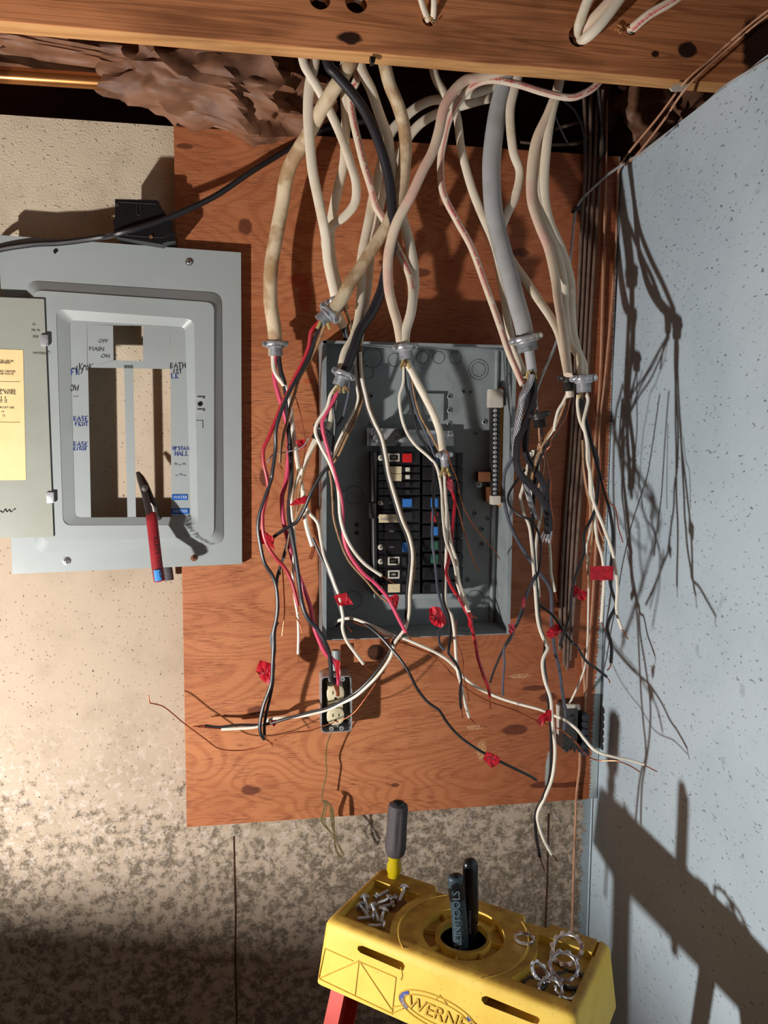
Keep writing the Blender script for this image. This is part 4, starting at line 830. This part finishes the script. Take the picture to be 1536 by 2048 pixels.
for lab, s, dep in (('thin copper wire strand beside the leftmost red taped wires', '591,794 599,820 607,860 611,893 604,938', [.12, .125]),
    ('fine copper wire hanging left of the white ended wire', '562,1130 565,1140 568,1186 569,1226 564,1272', .105),
    ('short copper strand below the red wire end', '591,1233 600,1249 605,1267', .115),
    ('dark brown curled wire between the red wires on the left', '580,1000 590,960 596,940 588,1020 580,1060 573,1100 560,1150', [.125, .11])):
    cable(lab, [], [('bare_wire', 'taupe' if 'curled' in lab else 'copper', s, dep, .0012, None)], 'loose_wire', 'wire')
cable('silver grey tie wire sticking out left of the small dark connector', [], [
  ('grey_wire', 'zinc', '618,876 604,894 573,904 547,909 534,926', [.13, .12], .0012, None)], 'loose_wire', 'wire')
cable('short cream cable entering the small dark connector left of the box', [
  ('jacket', 'cream', '668,800 663,826 656,852 646,866', [.12, .125, .13], .0058, .004)], [])
for lab, s in (('pair of cream cables above the joist hole, left one', '835,-30 845,10 857,42'), ('pair of cream cables above the joist hole, right one', '868,-30 868,10 866,42')):
    cable(lab, [('jacket', 'cream', s, [.31, .30, .285], .0050, .004)], [])
for lab, mt, s, r in (('left of three cables bending into the large joist hole', 'cream', '1205,-60 1180,-10 1158,50 1156,75', .0085), ('pink middle one of three cables bending into the large joist hole', 'pinkcream', '1262,-60 1225,-5 1180,45 1158,76', .0085),
    ('lower right of three cables bending into the large joist hole', 'cream', '1275,-60 1238,0 1195,55 1168,78 1156,80', .0088), ('red striped cable entering the split joist hole at the right', 'redprint', '1400,-40 1348,0 1300,28 1266,56 1256,64', .0080),
    ('cream cable filling the left drilled joist hole', 'cream', '650,-40 640,-4', .0085), ('cream cable filling the second drilled joist hole', 'cream', '740,-50 714,2', .0080)):
    dep = [.33, .32, .30, .270] if 'drilled' not in lab else [.30, .27]
    cable(lab, [('jacket', mt, s, dep, r, r * .8)], [])
mb = MB(); random.seed(5)
for (x, y) in ((862, 42), (1248, 58)):
    for k in range(7): mb.box(P(x + random.uniform(-14, 12), y + random.uniform(-10, 6), .291), (random.uniform(.003, .010), .002, .002), Matrix.Rotation(random.uniform(-1, 1), 3, 'Y'))
o = mb.build('wood_splinters', 'lit_torn_wood', smooth=False); tag(o, 'pale torn wood splinters around the drilled joist holes', 'splinters', None, 'stuff')

def shreds(key, x, y, dep, n, spread, seed):
    par = next(o for o in bpy.data.objects if key in str(o.get('label', ''))); random.seed(seed)
    for k in range(n):
        a = (k - (n - 1) / 2) / max(1, n - 1) * 2 * spread; q = [P(x + a * .4, y - 6, dep), P(x + a * .8, y + 5, dep + random.uniform(0, .008)), P(x + a * 1.3, y + random.uniform(10, 18), dep + random.uniform(-.004, .01))]
        MB().sweep(spline(q, 3), .0026, .0006, 6).build('paper_filler', 'taupe' if k % 2 else 'fray', par)
shreds('black jacketed thick cable', 683, 772, .195, 4, 12, 11)
shreds('browned cream cable curving into', 647, 642, .187, 3, 10, 12)
shreds('pale cable stub', 890, 940, .225, 3, 8, 13)
shreds('pink edged cream cable', 810, 722, .205, 3, 7, 14)
shreds('outer right of the three', 1166, 786, .36, 2, 8, 15)
# ------------------------------------------------------------------ clamps
def clamp(x, y, dep, dirx, diry, r, label, mt='zinc', lug=1.0):
    r *= (1.55 - dep) / 1.40; c = P(x, y, dep); ax = (P(x + dirx, y + diry, dep) - c).normalized(); sd = ax.cross(V((0, -1, 0))).normalized(); fr = V((0, -1, 0))
    t = thing('cable_connector', c, label, 'cable clamp', 'round threaded cable clamps')
    prof = [(r * .84, .0), (r, .0)]; h = 0
    for k in range(6): prof += [(r * 1.03, h + .0008), (r * .88, h + .0019)]; h += .0025
    prof += [(r * .98, h), (r * .80, h), (r * .78, .002)]
    MB().lathe(c, ax, prof, 24).build('threaded_collar', mt, t)
    MB().lathe(c, ax, [(r * .84, -.009), (r * 1.08, -.009), (r * 1.10, -.003), (r * 1.18, -.0025), (r * 1.18, 0), (r * .84, 0)], 24).build('flange', mt, t)
    for s_ in (-1, 1):
        b = c - ax * .0075 + sd * (s_ * r * 1.35)
        lg = MB().cyl(b - fr * .0065, b + fr * .0065, .0055 * lug, 14).build('lug', mt, t)
        MB().lathe(b + fr * .0065, fr, [(.0044 * lug, 0), (.0044 * lug, .0015), (.003 * lug, .003), (0, .003)], 14).build('clamp_screw', 'darkzinc' if mt == 'darkzinc' else 'steel', t)
    mb = MB(); rings = []
    for k in range(13):
        a = math.pi * k / 12; rr_ = r * (1.25); ce = c - ax * .008
        rings.append(ce + sd * math.cos(a) * rr_ + fr * math.sin(a) * r * .98)
    mb.sweep(rings, .0014, .0045, 8, ref=ax.cross(fr).cross(ax) if False else ax)
    rings2 = [c - ax * .006 + sd * math.cos(a) * r * 1.2 - fr * math.sin(a) * r for a in [math.pi * k / 12 for k in range(13)]]
    mb.sweep(rings2, .0016, .005, 8, ref=ax)
    mb.build('strap', mt, t)
    return t
clamp(551, 696, .088, .3, 10, .0132, 'shiny clamp on the leftmost thick cream cable')
clamp(652, 632, .183, -8, 7, .0128, 'tilted clamp above the upper left corner of the panel box')
clamp(672, 608, .128, 3, 8, .0105, 'clamp half hidden behind the tilted one at the upper left', lug=.8)
clamp(684, 756, .19, -4, 10, .0128, 'clamp where the black cable ends inside the box left side')
clamp(811, 702, .20, 1, 10, .0135, 'centre clamp hanging over the top edge of the box')
clamp(889, 918, .22, .5, 10, .0078, 'small clamp hanging over the right breaker column', lug=.9)
clamp(1053, 686, .23, 2, 10, .0195, 'largest clamp, on the thick grey cable')
clamp(640, 866, .13, -5, 8, .0105, 'small dark connector at the left edge of the panel box', 'darkzinc', .8)
clamp(1078, 838, .25, 1, 8, .0120, 'dark connector below the grey cable, right of the box', 'darkzinc', .8)
clamp(1137, 764, .34, .5, 10, .0105, 'narrower left one of the two clamps side by side at right', 'darkzinc')
clamp(1167, 766, .36, .3, 10, .0142, 'wider right one of the two clamps side by side at right')
# the black staple at the bend of the thin grey wire
mb = MB(); mb.box(P(1153, 418, .05), (.016, .010, .008), bev=.002); mb.cyl(P(1146, 423, .055), P(1146, 423, .062), .0035); o = mb.build('wire_staple', 'plastic'); tag(o, 'black wire staple holding the thin grey wire on the board', 'staple')
mb = MB(); mb.prism([P(x, y, .292) for x, y in pp('1340,176 1350,168 1372,168 1378,172 1370,181 1345,182')], (0, .003, 0)); o = mb.build('plaster_dab', 'whitepl', smooth=False); tag(o, 'small white dab under the bell wires on the joist edge', 'plaster')

# ------------------------------------------------------------------ red tape flags
def flag(poly, dep, label, marks=(), mt='tape', seed=0, crumple=.004):
    random.seed(seed); q = pp(poly); n = len(q); cx = sum(a for a, b in q) / n; cy = sum(b for a, b in q) / n
    d = [dep + random.uniform(-crumple, crumple) * .6 for _ in q]
    pts = []
    for i in range(n):
        a, b = q[i], q[(i + 1) % n]; pts.append((a[0], a[1], d[i]))
        pts.append(((a[0] + b[0]) / 2 + random.uniform(-.8, .8), (a[1] + b[1]) / 2 + random.uniform(-.8, .8), (d[i] + d[(i + 1) % n]) / 2 + random.uniform(-1, 1) * crumple * .7))
    mb = MB(); bm = mb.bm; N_ = len(pts)
    fr_ = [bm.verts.new(P(*p)) for p in pts]
    md = [bm.verts.new(P(cx + (p[0] - cx) * random.uniform(.35, .68), cy + (p[1] - cy) * random.uniform(.35, .68), dep + random.uniform(-1, 1) * crumple * .6)) for p in pts]
    ce = bm.verts.new(P(cx + random.uniform(-3, 3), cy + random.uniform(-3, 3), dep))
    for i in range(N_):
        k = (i + 1) % N_; bm.faces.new((fr_[i], fr_[k], md[k], md[i])); bm.faces.new((md[i], md[k], ce))
    r = bmesh.ops.solidify(bm, geom=bm.faces[:], thickness=.0005)
    o = mb.build('tape_flag', mt, smooth=False); tag(o, label, 'tape', 'red tape flags on the wires')
    for st, x, y, h, ang in marks:
        m2 = MB(); a = math.radians(ang); hand(m2, st, P(x, y, dep + crumple + .0015), V((math.cos(a), 0, math.sin(a))), V((-math.sin(a), 0, math.cos(a))), h, h * .6, .0006); m2.build('handwriting', 'ink', o)
    return o
flag('590,882 608,878 614,892 600,899', .12, 'small red tape flag by the dark connector left of the box', [('P', 597, 893, .007, 20)], seed=1)
flag('513,1060 527,1058 530,1088 516,1090', .125, 'left half of the red tape pair on the leftmost wires', seed=2)
flag('527,1062 540,1070 549,1078 547,1090 551,1102 538,1090 531,1082', .13, 'right flaring half of the red tape pair on the leftmost wires', seed=3)
flag('577,1011 592,998 615,991 622,993 612,1007 592,1010', .14, 'slanting red tape flag across the white wire, left of the box', seed=4)
flag('667,1192 693,1185 701,1200 707,1209 692,1211 677,1211', .148, 'red tape flag inside the lower left corner of the box', seed=5)
flag('776,1196 790,1188 798,1192 797,1204 793,1219 783,1212', .175, 'red tape flag lettered with a small loop on the pink wire', [('D', 785, 1207, .009, 5)], seed=6)
flag('858,1220 864,1213 878,1214 890,1232 893,1247 882,1256 868,1251 859,1240', .42, 'round crumpled red tape ball below the breakers', [('OL', 868, 1243, .009, 30)], seed=7, crumple=.007)
flag('893,962 904,958 907,972 905,985 896,982', .235, 'small pale red tape piece under the small clamp', mt='pinktape', seed=8, crumple=.002)
flag('934,1224 944,1226 946,1250 942,1258 936,1252 935,1238', .41, 'narrow red tape wrap above the long red wire', seed=9, crumple=.002)
flag('1047,1189 1051,1196 1050,1210 1045,1220 1042,1210', .375, 'thin pink red tape wrap right of the box bottom', mt='pinktape', seed=10, crumple=.002)
flag('1016,1249 1029,1246 1031,1259 1021,1271 1017,1262', .40, 'pink red tape at the lower right corner of the box', [('L', 1020, 1256, .007, 0)], mt='pinktape', seed=11)
flag('1092,1265 1101,1254 1118,1245 1127,1259 1114,1272 1101,1278 1093,1272', .25, 'wide folded red tape flag over the stapled dark cables', seed=12, crumple=.005)
flag('1140,1188 1142,1168 1153,1172 1166,1182 1175,1184 1168,1203 1155,1196 1142,1192', .368, 'two tone red tape flag left of the rectangular one', [('MP', 1148, 1196, .007, -5)], seed=13, crumple=.005)
flag('1180,1133 1203,1132 1227,1132 1227,1160 1203,1161 1180,1160', .42, 'flat rectangular red tape flag in front of the blue wall corner', seed=14, crumple=.002)
flag('1072,1443 1080,1430 1092,1424 1093,1419 1103,1420 1103,1443 1092,1442 1082,1454', .352, 'red tape flag beside the small metal box', [('S', 1078, 1448, .007, 20)], seed=15)
flag('966,1518 974,1503 987,1508 1000,1515 997,1528 983,1536', .395, 'red tape flag on the slanting black wire near its end', [('*IL', 974, 1518, .006, -14)], seed=16)
flag('512,1343 516,1328 521,1320 542,1327 544,1345 543,1360 540,1371 526,1362 518,1352', .108, 'large crumpled red tape flag left of the outlet box', [('3', 535, 1340, .01, 0), ('S', 530, 1350, .012, 90)], seed=17, crumple=.006)
flag('538,1436 548,1436 557,1443 547,1454', .088, 'small pink tape scrap on the wires left of the outlet box', mt='pinktape', seed=18, crumple=.002)
flag('522,1446 536,1440 540,1446 524,1452', .088, 'narrow pink tape wrap left of the small tape scrap', mt='pinktape', seed=19, crumple=.001)
flag('671,1318 680,1322 681,1352 675,1362 672,1345', .145, 'red tape wrapped around the pink conductor above the outlet', seed=20, crumple=.002)
# green string coil under the outlet box
gs = MB(); gs.sweep(path('663,1464 655,1485 652,1505 652,1525 653,1545 648,1570 643,1596', [.08, .06, .065]), .0013, .0013, 6)
for (ax, bx_, w1, ph) in ((640, 662, 10, 0), (643, 660, 7, .3), (641, 664, 13, .5), (646, 666, 9, .8)):
    s = [(668, 1672)] + [(ax + w1 * math.sin(t) * .4 + (668 - ax) * (1 - math.cos(t)) / 2 * .15 + t * 1.2, 1672 - (36 + 38 * math.sin(min(t, math.pi) / 1)) * math.sin(t / 2) ** .6) for t in (.6, 1.3, 2.0)] + [(ax + 4, 1600 + ph * 8), (ax + 15, 1604 + ph * 6), (bx_, 1622), (bx_ + 3, 1650), (669, 1672)]
    gs.sweep(path(s, [.065, .07, .072, .068]), .0010, .0010, 6)
for s in ('669,1672 660,1685 658,1695 664,1706', '669,1672 676,1690 684,1705 688,1704', '668,1674 672,1695 680,1712 686,1708 678,1690', '668,1674 671,1700 682,1717 684,1712', '664,1672 668,1668 673,1673 668,1677 663,1672'):
    gs.sweep(path(s, .068), .0011, .0011, 6)
tag(gs.build('string_coil', 'green', smooth=True), 'coiled olive green string hanging below the outlet box', 'string')
# ================================================================== STEPLADDER
ZC = 1.02
FL = PZ(650, 1838, ZC); EU = V((.775, -.632, 0)).normalized(); EV = V((.632, .775, 0)).normalized(); WU, DV = .386, .170
def U(u, v, z=0): return FL + EU * u + EV * v + V((0, 0, z))
def uv(px, py, z=ZC):
    d = PZ(px, py, z) - FL; return d.dot(EU), d.dot(EV)
ld_ = thing('step_ladder', V((U(WU / 2, DV / 2).x, U(WU / 2, DV / 2).y, 0)), 'yellow topped red fibreglass stepladder standing in front of the panel', 'ladder')
def outl(off, z, rad=.012, n=4, notch=True):
    pts = [(-off, -off), (WU + off, -off), (WU + off, DV + off), (.300, DV + off)]
    if notch: pts += [(.296, DV + off - .012), (.262, DV + off - .016), (.256, DV + off), (.140, DV + off), (.134, DV + off - .012), (.112, DV + off - .014), (.104, DV + off)]
    pts += [(-off, DV + off)]
    out = []; N_ = len(pts)
    for i, p in enumerate(pts):
        r = rad if i in (0, 1, 2, N_ - 1) else .002
        a = V((pts[i - 1][0] - p[0], pts[i - 1][1] - p[1], 0)).normalized(); b = V((pts[(i + 1) % N_][0] - p[0], pts[(i + 1) % N_][1] - p[1], 0)).normalized(); c = V((p[0], p[1], 0))
        for k in range(n + 1):
            t = k / n; q = (c + a * r) * (1 - t) ** 2 + c * 2 * t * (1 - t) + (c + b * r) * t * t; out.append(U(q.x, q.y, z))
    return out
cap = MB().loft([outl(.011, -.100), outl(.0085, -.076), outl(.0015, -.010), outl(-.001, -.005), outl(-.0045, -.0012), outl(-.008, 0)]).build('ladder_cap', 'yellow', ld_, smooth=True)
cuts = []
def cutp(pts2, z0, z1):
    mb = MB(); mb.prism([U(a, b, z0) for a, b in pts2], (0, 0, z1 - z0)); cuts.append(mb.build('cutter', 'yellow'))
ccx, ccy = .194, .077
def arc(r, a0, a1, n=12): return [(ccx + r * math.cos(math.radians(a0 + (a1 - a0) * k / n)), ccy + r * math.sin(math.radians(a0 + (a1 - a0) * k / n))) for k in range(n + 1)]
def clampuv(p): return p
cutp([(.012, .020), (.105, .020)] + [q for q in arc(.108, 211, 153, 10)] + [(.094, .128), (.012, .128)], -.011, .01)
cutp([(.372, .022), (.372, .132), (.292, .132)] + [q for q in arc(.108, 29, -29, 10)] + [(.292, .022)], -.011, .01)
mb = MB(); mb.cyl(U(ccx, ccy, -.012), U(ccx, ccy, .02), .060, 48); cuts.append(mb.build('cutter', 'yellow'))
mb = MB(); mb.cyl(U(ccx, ccy, -.2), U(ccx, ccy, .0), .034, 32); cuts.append(mb.build('cutter', 'yellow'))
hu = uv(1150, 1871); mb = MB(); mb.cyl(U(hu[0], hu[1], -.05), U(hu[0], hu[1], .02), .0095, 20); cuts.append(mb.build('cutter', 'yellow'))
su = uv(787, 1752); mb = MB(); mb.cyl(U(su[0], su[1], -.05), U(su[0], su[1], .02), .0098, 20); cuts.append(mb.build('cutter', 'yellow'))
s_ = [uv(*q) for q in ((1196, 1874), (1203, 1876), (1188, 1914), (1180, 1912))]; cutp(s_, -.02, .01)
fp0 = FL.copy(); fbl = PZ(625, 1963, .92); FNn = (fbl - FL).cross(EU).normalized()
if FNn.dot(CAM - FL) < 0: FNn = -FNn
def PF(px, py, off=0): return PN(px, py, fp0 + FNn * off, FNn)
for s in ('708,1899 717,1899 797,1932 802,1940 799,1949 790,1947 712,1913 706,1906', '957,2003 966,2001 1070,2044 1074,2050 1070,2058 1058,2056 962,2018 956,2010'):
    mb = MB(); mb.prism([PF(x, y, .012) for x, y in pp(s)], -FNn * .045); cuts.append(mb.build('cutter', 'yellow'))
boolean(cap, cuts)
# ring, ribs and hub of the bucket recess
mb = MB(); mb.lathe(U(ccx, ccy, -.012), (0, 0, 1), [(.034, 0), (.0415, 0), (.0410, .0095), (.0355, .0095), (.034, .0)], 40)
for k in range(8):
    a = math.radians(k * 45 + 12); d = EU * math.cos(a) + EV * math.sin(a); sdv = V((0, 0, 1)).cross(d)
    mb.prism([U(ccx, ccy, -.012) + d * .040 + sdv * .0013, U(ccx, ccy, -.012) + d * .0605 + sdv * .0013, U(ccx, ccy, -.012) + d * .0605 - sdv * .0013, U(ccx, ccy, -.012) + d * .040 - sdv * .0013], (0, 0, .0065))
mb.build('recess_hub', 'yellow', cap)
mb = MB()
for r, z, a0, a1 in ((.0955, .0002, 130, 232), (.0955, .0002, -52, 50)):
    mb.sweep([U(ccx + r * math.cos(math.radians(a0 + (a1 - a0) * k / 24)), ccy + r * math.sin(math.radians(a0 + (a1 - a0) * k / 24)), z) for k in range(25)], .0014, .0009, 6, ref=V((0, 0, 1)))
mb.build('raised_ring', 'yellow', cap)
for (c, r) in (((.062, .100), .022), ((.318, .070), .012)):
    mb = MB(); mb.lathe(U(c[0], c[1], -.0109), (0, 0, 1), [(0, 0), (r, 0), (r, .0004), (0, .0004)], 24); mb.build('rusty_disc', 'rust', cap)
mb = MB()
def rib(s, r=.0010):
    q = pp(s); MB().sweep([PF(x, y, .0004) for x, y in q], r, .0011, 6, ref=FNn).build('moulded_rib', 'mold', cap)
for s in ('650,1897 637,1957', '638,1957 718,1922', '718,1922 710,1990', '720,1924 785,2022', '792,1955 784,2026', '637,1957 785,2028', '650,1897 706,1922', '716,1922 792,1955', '785,2014 806,2011', '785,2026 807,2017', '870,2000 880,1990 894,2008', '802,1934 805,1950 802,1960'):
    rib(s)
ec = PF(873, 2025, .0006); ud = EU; vd = FNn.cross(EU).normalized()
if vd.z < 0: vd = -vd
def ell(a, b, n=40, t0=0, t1=360): return [ec + ud * a * math.cos(math.radians(t0 + (t1 - t0) * k / n)) + vd * b * math.sin(math.radians(t0 + (t1 - t0) * k / n)) for k in range(n + 1)]
EA = (PF(873, 2025) - PF(798, 1992)).length
MB().sweep(ell(EA, .0225), .0012, .0010, 6, ref=FNn).sweep(ell(EA * .86, .0165), .0009, .0009, 6, ref=FNn).build('logo_oval', 'mold', cap)
mb = MB()
for (t0, t1) in ((140, 218), (-40, 38)):
    o_ = ell(EA * .985, .0212, 14, t0, t1); i_ = ell(EA * .875, .0172, 14, t0 + 7, t1 - 7); mb.prism(o_ + i_[::-1], FNn * .0004)
mb.build('logo_crescent', 'logoblue', cap)
text('WERNER', .0270, ec - ud * (EA * .80) - vd * .0095 + FNn * .0006, ud, vd, 'mold', cap, 'moulded_lettering', .0010, .25, space=.98)
# bolt on the right side
mb = MB(); q = U(WU + .011, .05, -.05); mb.lathe(q, EU, [(.008, 0), (.008, .005), (.005, .007), (0, .007)], 8); mb.build('side_bolt', 'darkzinc', ld_)
# rails down to the floor
def rail(u0, v0, u1, v1, nm='front_rail', wd=.030, dp=.062):
    a = U(u0, v0, -.06); b = U(u1, v1, 0); b.z = 0; mb = MB(); h = wd / 2; k = dp / 2
    def sec(c): return [c + EU * x + EV * y for x, y in ((-h, -k), (h, -k), (h, -k + .004), (-h + .005, -k + .004), (-h + .005, k - .004), (h, k - .004), (h, k), (-h, k))] if u0 < WU / 2 else [c + EU * x + EV * y for x, y in ((h, -k), (-h, -k), (-h, -k + .004), (h - .005, -k + .004), (h - .005, k - .004), (-h, k - .004), (-h, k), (h, k))]
    mb.loft([sec(b), sec(a)]); o = mb.build(nm, 'ladderred', ld_, smooth=False)
    MB().box(b + V((0, 0, .012)), (.05, .07, .024), Matrix((EU, EV, V((0, 0, 1)))).transposed(), .004).build('rubber_foot', 'plastic', o)
rail(.026, .048, -.060, -.22, wd=.024); rail(WU - .026, .048, WU + .060, -.22, wd=.024)
rail(.082, .120, .05, .36, 'rear_rail', .022, .034); rail(WU - .060, .130, WU - .03, .40, 'rear_rail', .022, .034)
for zz in (.66, .36):
    t = (ZC - .06 - zz) / (ZC - .06); a = U(.022 - .077 * t, .034 - .294 * t); b = U(WU - .022 + .077 * t, .034 - .294 * t); a.z = b.z = zz
    c = (a + b) / 2; MB().box(c, ((b - a).length, .075, .022), Matrix((EU, EV, V((0, 0, 1)))).transposed(), .003).build('step', 'ladderred', ld_)
# ---- screwdriver
b0 = U(su[0], su[1], 0); tp = P(797, 1604, -b0.y); ax = (tp - b0).normalized(); H = (tp - b0).length
sd_ = thing('screwdriver', b0 - ax * .02, 'screwdriver with dark grey ribbed grip standing in the corner hole of the ladder cap', 'screwdriver')
k = H / .14
MB().lathe(b0, ax, [(.0125, .040 * k), (.0155, .044 * k), (.0178, .055 * k, .04), (.0172, .075 * k, .10), (.0166, .095 * k, .10), (.0166, .118 * k, .08), (.0168, .128 * k, .03), (.0150, .135 * k), (.0105, .1375 * k), (.010, .1365 * k)], 48, nf=8).build('grip', 'rubber', sd_)
MB().lathe(b0, ax, [(.0095, -.03), (.0098, .004), (.0128, .012 * k, .05), (.0125, .022 * k, .08), (.0098, .030 * k), (.0102, .034 * k), (.0098, .036 * k), (.0125, .041 * k)], 32, nf=6).build('collar', 'amber', sd_)
MB().lathe(b0, ax, [(.0105, .1365 * k), (.009, .1405 * k), (.005, .1425 * k), (0, .143 * k)], 24).build('end_cap', 'toolblack', sd_)
MB().cyl(b0 - ax * .16, b0 - ax * .028, .0035).build('shank', 'steel', sd_)
# ---- pliers standing head down in the hub hole
hb = U(ccx, ccy)
p2 = thing('lineman_pliers', hb - V((0, 0, .10)), 'pliers with dark handles standing upright in the centre hole of the ladder cap', 'pliers')
yl, yr = hb.y - .012, hb.y + .004
A = [P(921, 1925, -yl), P(921, 1890, -yl), P(919, 1840, -yl), P(914, 1790, -yl), P(912, 1772, -yl), P(911, 1758, -yl), P(911, 1749, -yl)]
tap = lambda t: 1 if t < .86 else max(.12, max(0, 1 - ((t - .86) / .14) ** 2) ** .5)
h1 = MB().sweep(spline(A, 5), .0116, .0095, 18, taper=tap).build('handle', 'toolteal', p2, label='left handle, dark teal with glossy black tip')
MB().sweep(spline([P(915, 1797, -yl), P(913, 1780, -yl), P(912, 1764, -yl), P(911, 1747, -yl)], 5), .0119, .0098, 18, taper=lambda t: 1 if t < .7 else max(.1, max(0, 1 - ((t - .7) / .3) ** 2) ** .5)).build('handle_tip', 'toolblack', h1)
B = [P(925, 1925, -yr), P(936, 1890, -yr), P(941, 1840, -yr), P(942, 1790, -yr), P(941, 1755, -yr), P(940.5, 1734, -yr), P(940, 1717, -yr)]
h2 = MB().sweep(spline(B, 5), .0114, .0092, 18, taper=tap).build('handle', 'toolblack', p2, label='right handle, glossy black')
upv = (P(914, 1800, -yl) - P(917, 1880, -yl)); camd = (CAM - P(915, 1840, -yl)).normalized()
text('KLEIN TOOLS', .0155, P(923.5, 1905, -yl) + camd * .0128, upv, -CR, 'moldteal', h1, 'lettering', .0004, space=1.0)
text('HIGH LEVERAGE', .0050, P(942, 1868, -yr) + camd * .0132, P(942, 1790, -yr) - P(942, 1850, -yr), -CR, 'faint', h2, 'lettering', .0002)
mb = MB(); mb.box(hb + V((0, 0, -.085)), (.030, .014, .085), Matrix.Rotation(.2, 3, 'Z'), .004); mb.build('jaws', 'toolsteel', p2)
# ---- screws in the left tray
zt_ = ZC - .011
def loose_screw(hx, hy, tx, ty, label, kind='machine', dz=0.0):
    a = PZ(hx, hy, zt_ + .005 + dz); b = PZ(tx, ty, zt_ + .0035 + dz * .5); d = (b - a).normalized(); Ln = (b - a).length
    rs = .0023
    t = thing('screw', a, label, 'screw', 'loose screws in the left tray of the ladder cap')
    if kind == 'machine': MB().lathe(a, d, [(0, -.0034), (.0045, -.0028), (.0078, -.0008), (.0084, .0006), (.0022, .0014)], 20).build('head', 'steel', t)
    else: MB().lathe(a, d, [(0, -.003), (.0050, -.003), (.0050, .0012), (.0076, .0014), (.0076, .002), (.002, .0024)], 6 if kind == 'hex' else 18).build('head', 'steel', t)
    prof = [(rs, .001)]; h = .003
    while h < Ln - .002:
        prof += [(rs * 1.0, h), (rs * (1.3 if kind != 'machine' else 1.12), h + .0005), (rs, h + .001)]; h += .0016 if kind != 'machine' else .0013
    prof += [(rs * (.15 if kind != 'machine' else .9), Ln)]
    MB().lathe(a, d, prof, 10).build('shank', 'zinc', t)
for i, (q, kd, dz, lb) in enumerate((((752, 1795, 778, 1781), 'hex', .002, 'hex headed screw lying nearest the screwdriver end of the tray'), ((729, 1796, 735, 1826), 'machine', .004, 'round headed screw at the upper left of the pile'),
    ((721, 1812, 736, 1832), 'machine', .003, 'round headed screw at the far left of the pile'), ((746, 1813, 757, 1842), 'machine', .006, 'round headed screw on top in the middle of the pile'),
    ((767, 1822, 762, 1845), 'machine', .004, 'round headed screw at the right side of the pile'), ((746, 1834, 715, 1837), 'machine', 0, 'screw pointing left, upper of the two at the front of the pile'),
    ((768, 1851, 736, 1851), 'machine', 0, 'screw pointing left, frontmost in the tray'), ((810, 1776, 798, 1802), 'machine', .007, 'single screw apart at the right, near the ring'),
    ((779, 1797, 754, 1808), 'wood', .004, 'coarse threaded screw, upper of the two in the pile'), ((785, 1809, 757, 1815), 'wood', .002, 'coarse threaded screw, lower of the two in the pile'),
    ((792, 1797, 772, 1792), 'hex', .001, 'short hex headed screw at the right of the pile'))):
    loose_screw(*q, lb, kd, dz)
# ---- locknuts
def locknut(x, y, r, tilt, taz, z, label, lugs=8, mt='steel'):
    c = PZ(x, y, z); n = V((math.sin(tilt) * math.cos(taz), math.sin(tilt) * math.sin(taz), math.cos(tilt))).normalized()
    a = n.orthogonal().normalized(); b = n.cross(a); K = lugs * 6; mb = MB(); rings = []
    def rg(rad, h, lug):
        out = []
        for k in range(K):
            t = 2 * math.pi * k / K; e = (k % 6) in (0, 1, 2); q = rad * (1.0 + (.09 if (lug and e) else 0)); hh = h + (.0015 if (lug and e) else 0)
            out.append(c + (a * math.cos(t) + b * math.sin(t)) * q + n * hh)
        return out
    mb.loft([rg(r * .79, -.002, 0), rg(r * .97, -.0022, 0), rg(r, -.0006, 1), rg(r * .99, .001, 1), rg(r * .89, .0024, 0), rg(r * .80, .0022, 0), rg(r * .83, .0008, 0), rg(r * .79, 0, 0), rg(r * .79, -.002, 0)], cap=False)
    o = mb.build('locknut', mt, smooth=None); return tag(o, label, 'nut', 'steel locknuts on the ladder cap')
locknut(1049, 1877, .0145, .08, 1, ZC + .003, 'single small locknut lying on the cap ring apart from the pile')
locknut(1143, 1960, .021, .12, 2, zt_ + .002, 'locknut flat at the bottom of the pile under the large ones', 10, 'darkzinc')
locknut(1070, 1968, .016, .15, 2, zt_ + .002, 'dark locknut flat on the front left of the right tray', 8, 'darkzinc')
locknut(1130, 1985, .0145, .2, 0, zt_ + .003, 'locknut at the front right corner of the pile', 8)
locknut(1101, 1979, .0165, .35, -2.0, zt_ + .008, 'locknut at the front middle of the pile', 8)
locknut(1080, 1945, .0155, .65, -.6, zt_ + .010, 'steeply tilted locknut at the left side of the pile', 8)
locknut(1134, 1898, .0235, .65, -2.6, zt_ + .016, 'largest locknut leaning at the back of the pile', 12)
locknut(1128, 1932, .0205, .50, -1.9, zt_ + .018, 'locknut on top in the centre of the pile', 10)

# ================================================================== LANTERN (outside the frame, the lamp that lights the wall)
st = thing('light_blocking_stool', V((LAMP.x, LAMP.y, 0)), 'round wooden seat on legs added out of view to shade the lower wall', 'light_blocking_stool')
MB().cyl((LAMP.x, LAMP.y, .99), (LAMP.x, LAMP.y, 1.024), .20, 48).build('seat', 'darkwood', st)  # seat added out of view, its rim cuts the lamplight off the lower wall
for k in range(4):
    a = math.pi / 4 + k * math.pi / 2; MB().cyl((LAMP.x + .12 * math.cos(a), LAMP.y + .12 * math.sin(a), .99), (LAMP.x + .19 * math.cos(a), LAMP.y + .19 * math.sin(a), 0), .016).build('leg', 'darkwood', st)
ln = thing('work_lantern', V((LAMP.x, LAMP.y, 1.024)), 'small battery work lantern standing on the added round seat', 'lamp')
MB().lathe((LAMP.x, LAMP.y, 1.024), (0, 0, 1), [(0, 0), (.035, 0), (.035, .006), (.012, .010), (.012, .016), (0, .016)], 24).build('base', 'plastic', ln)
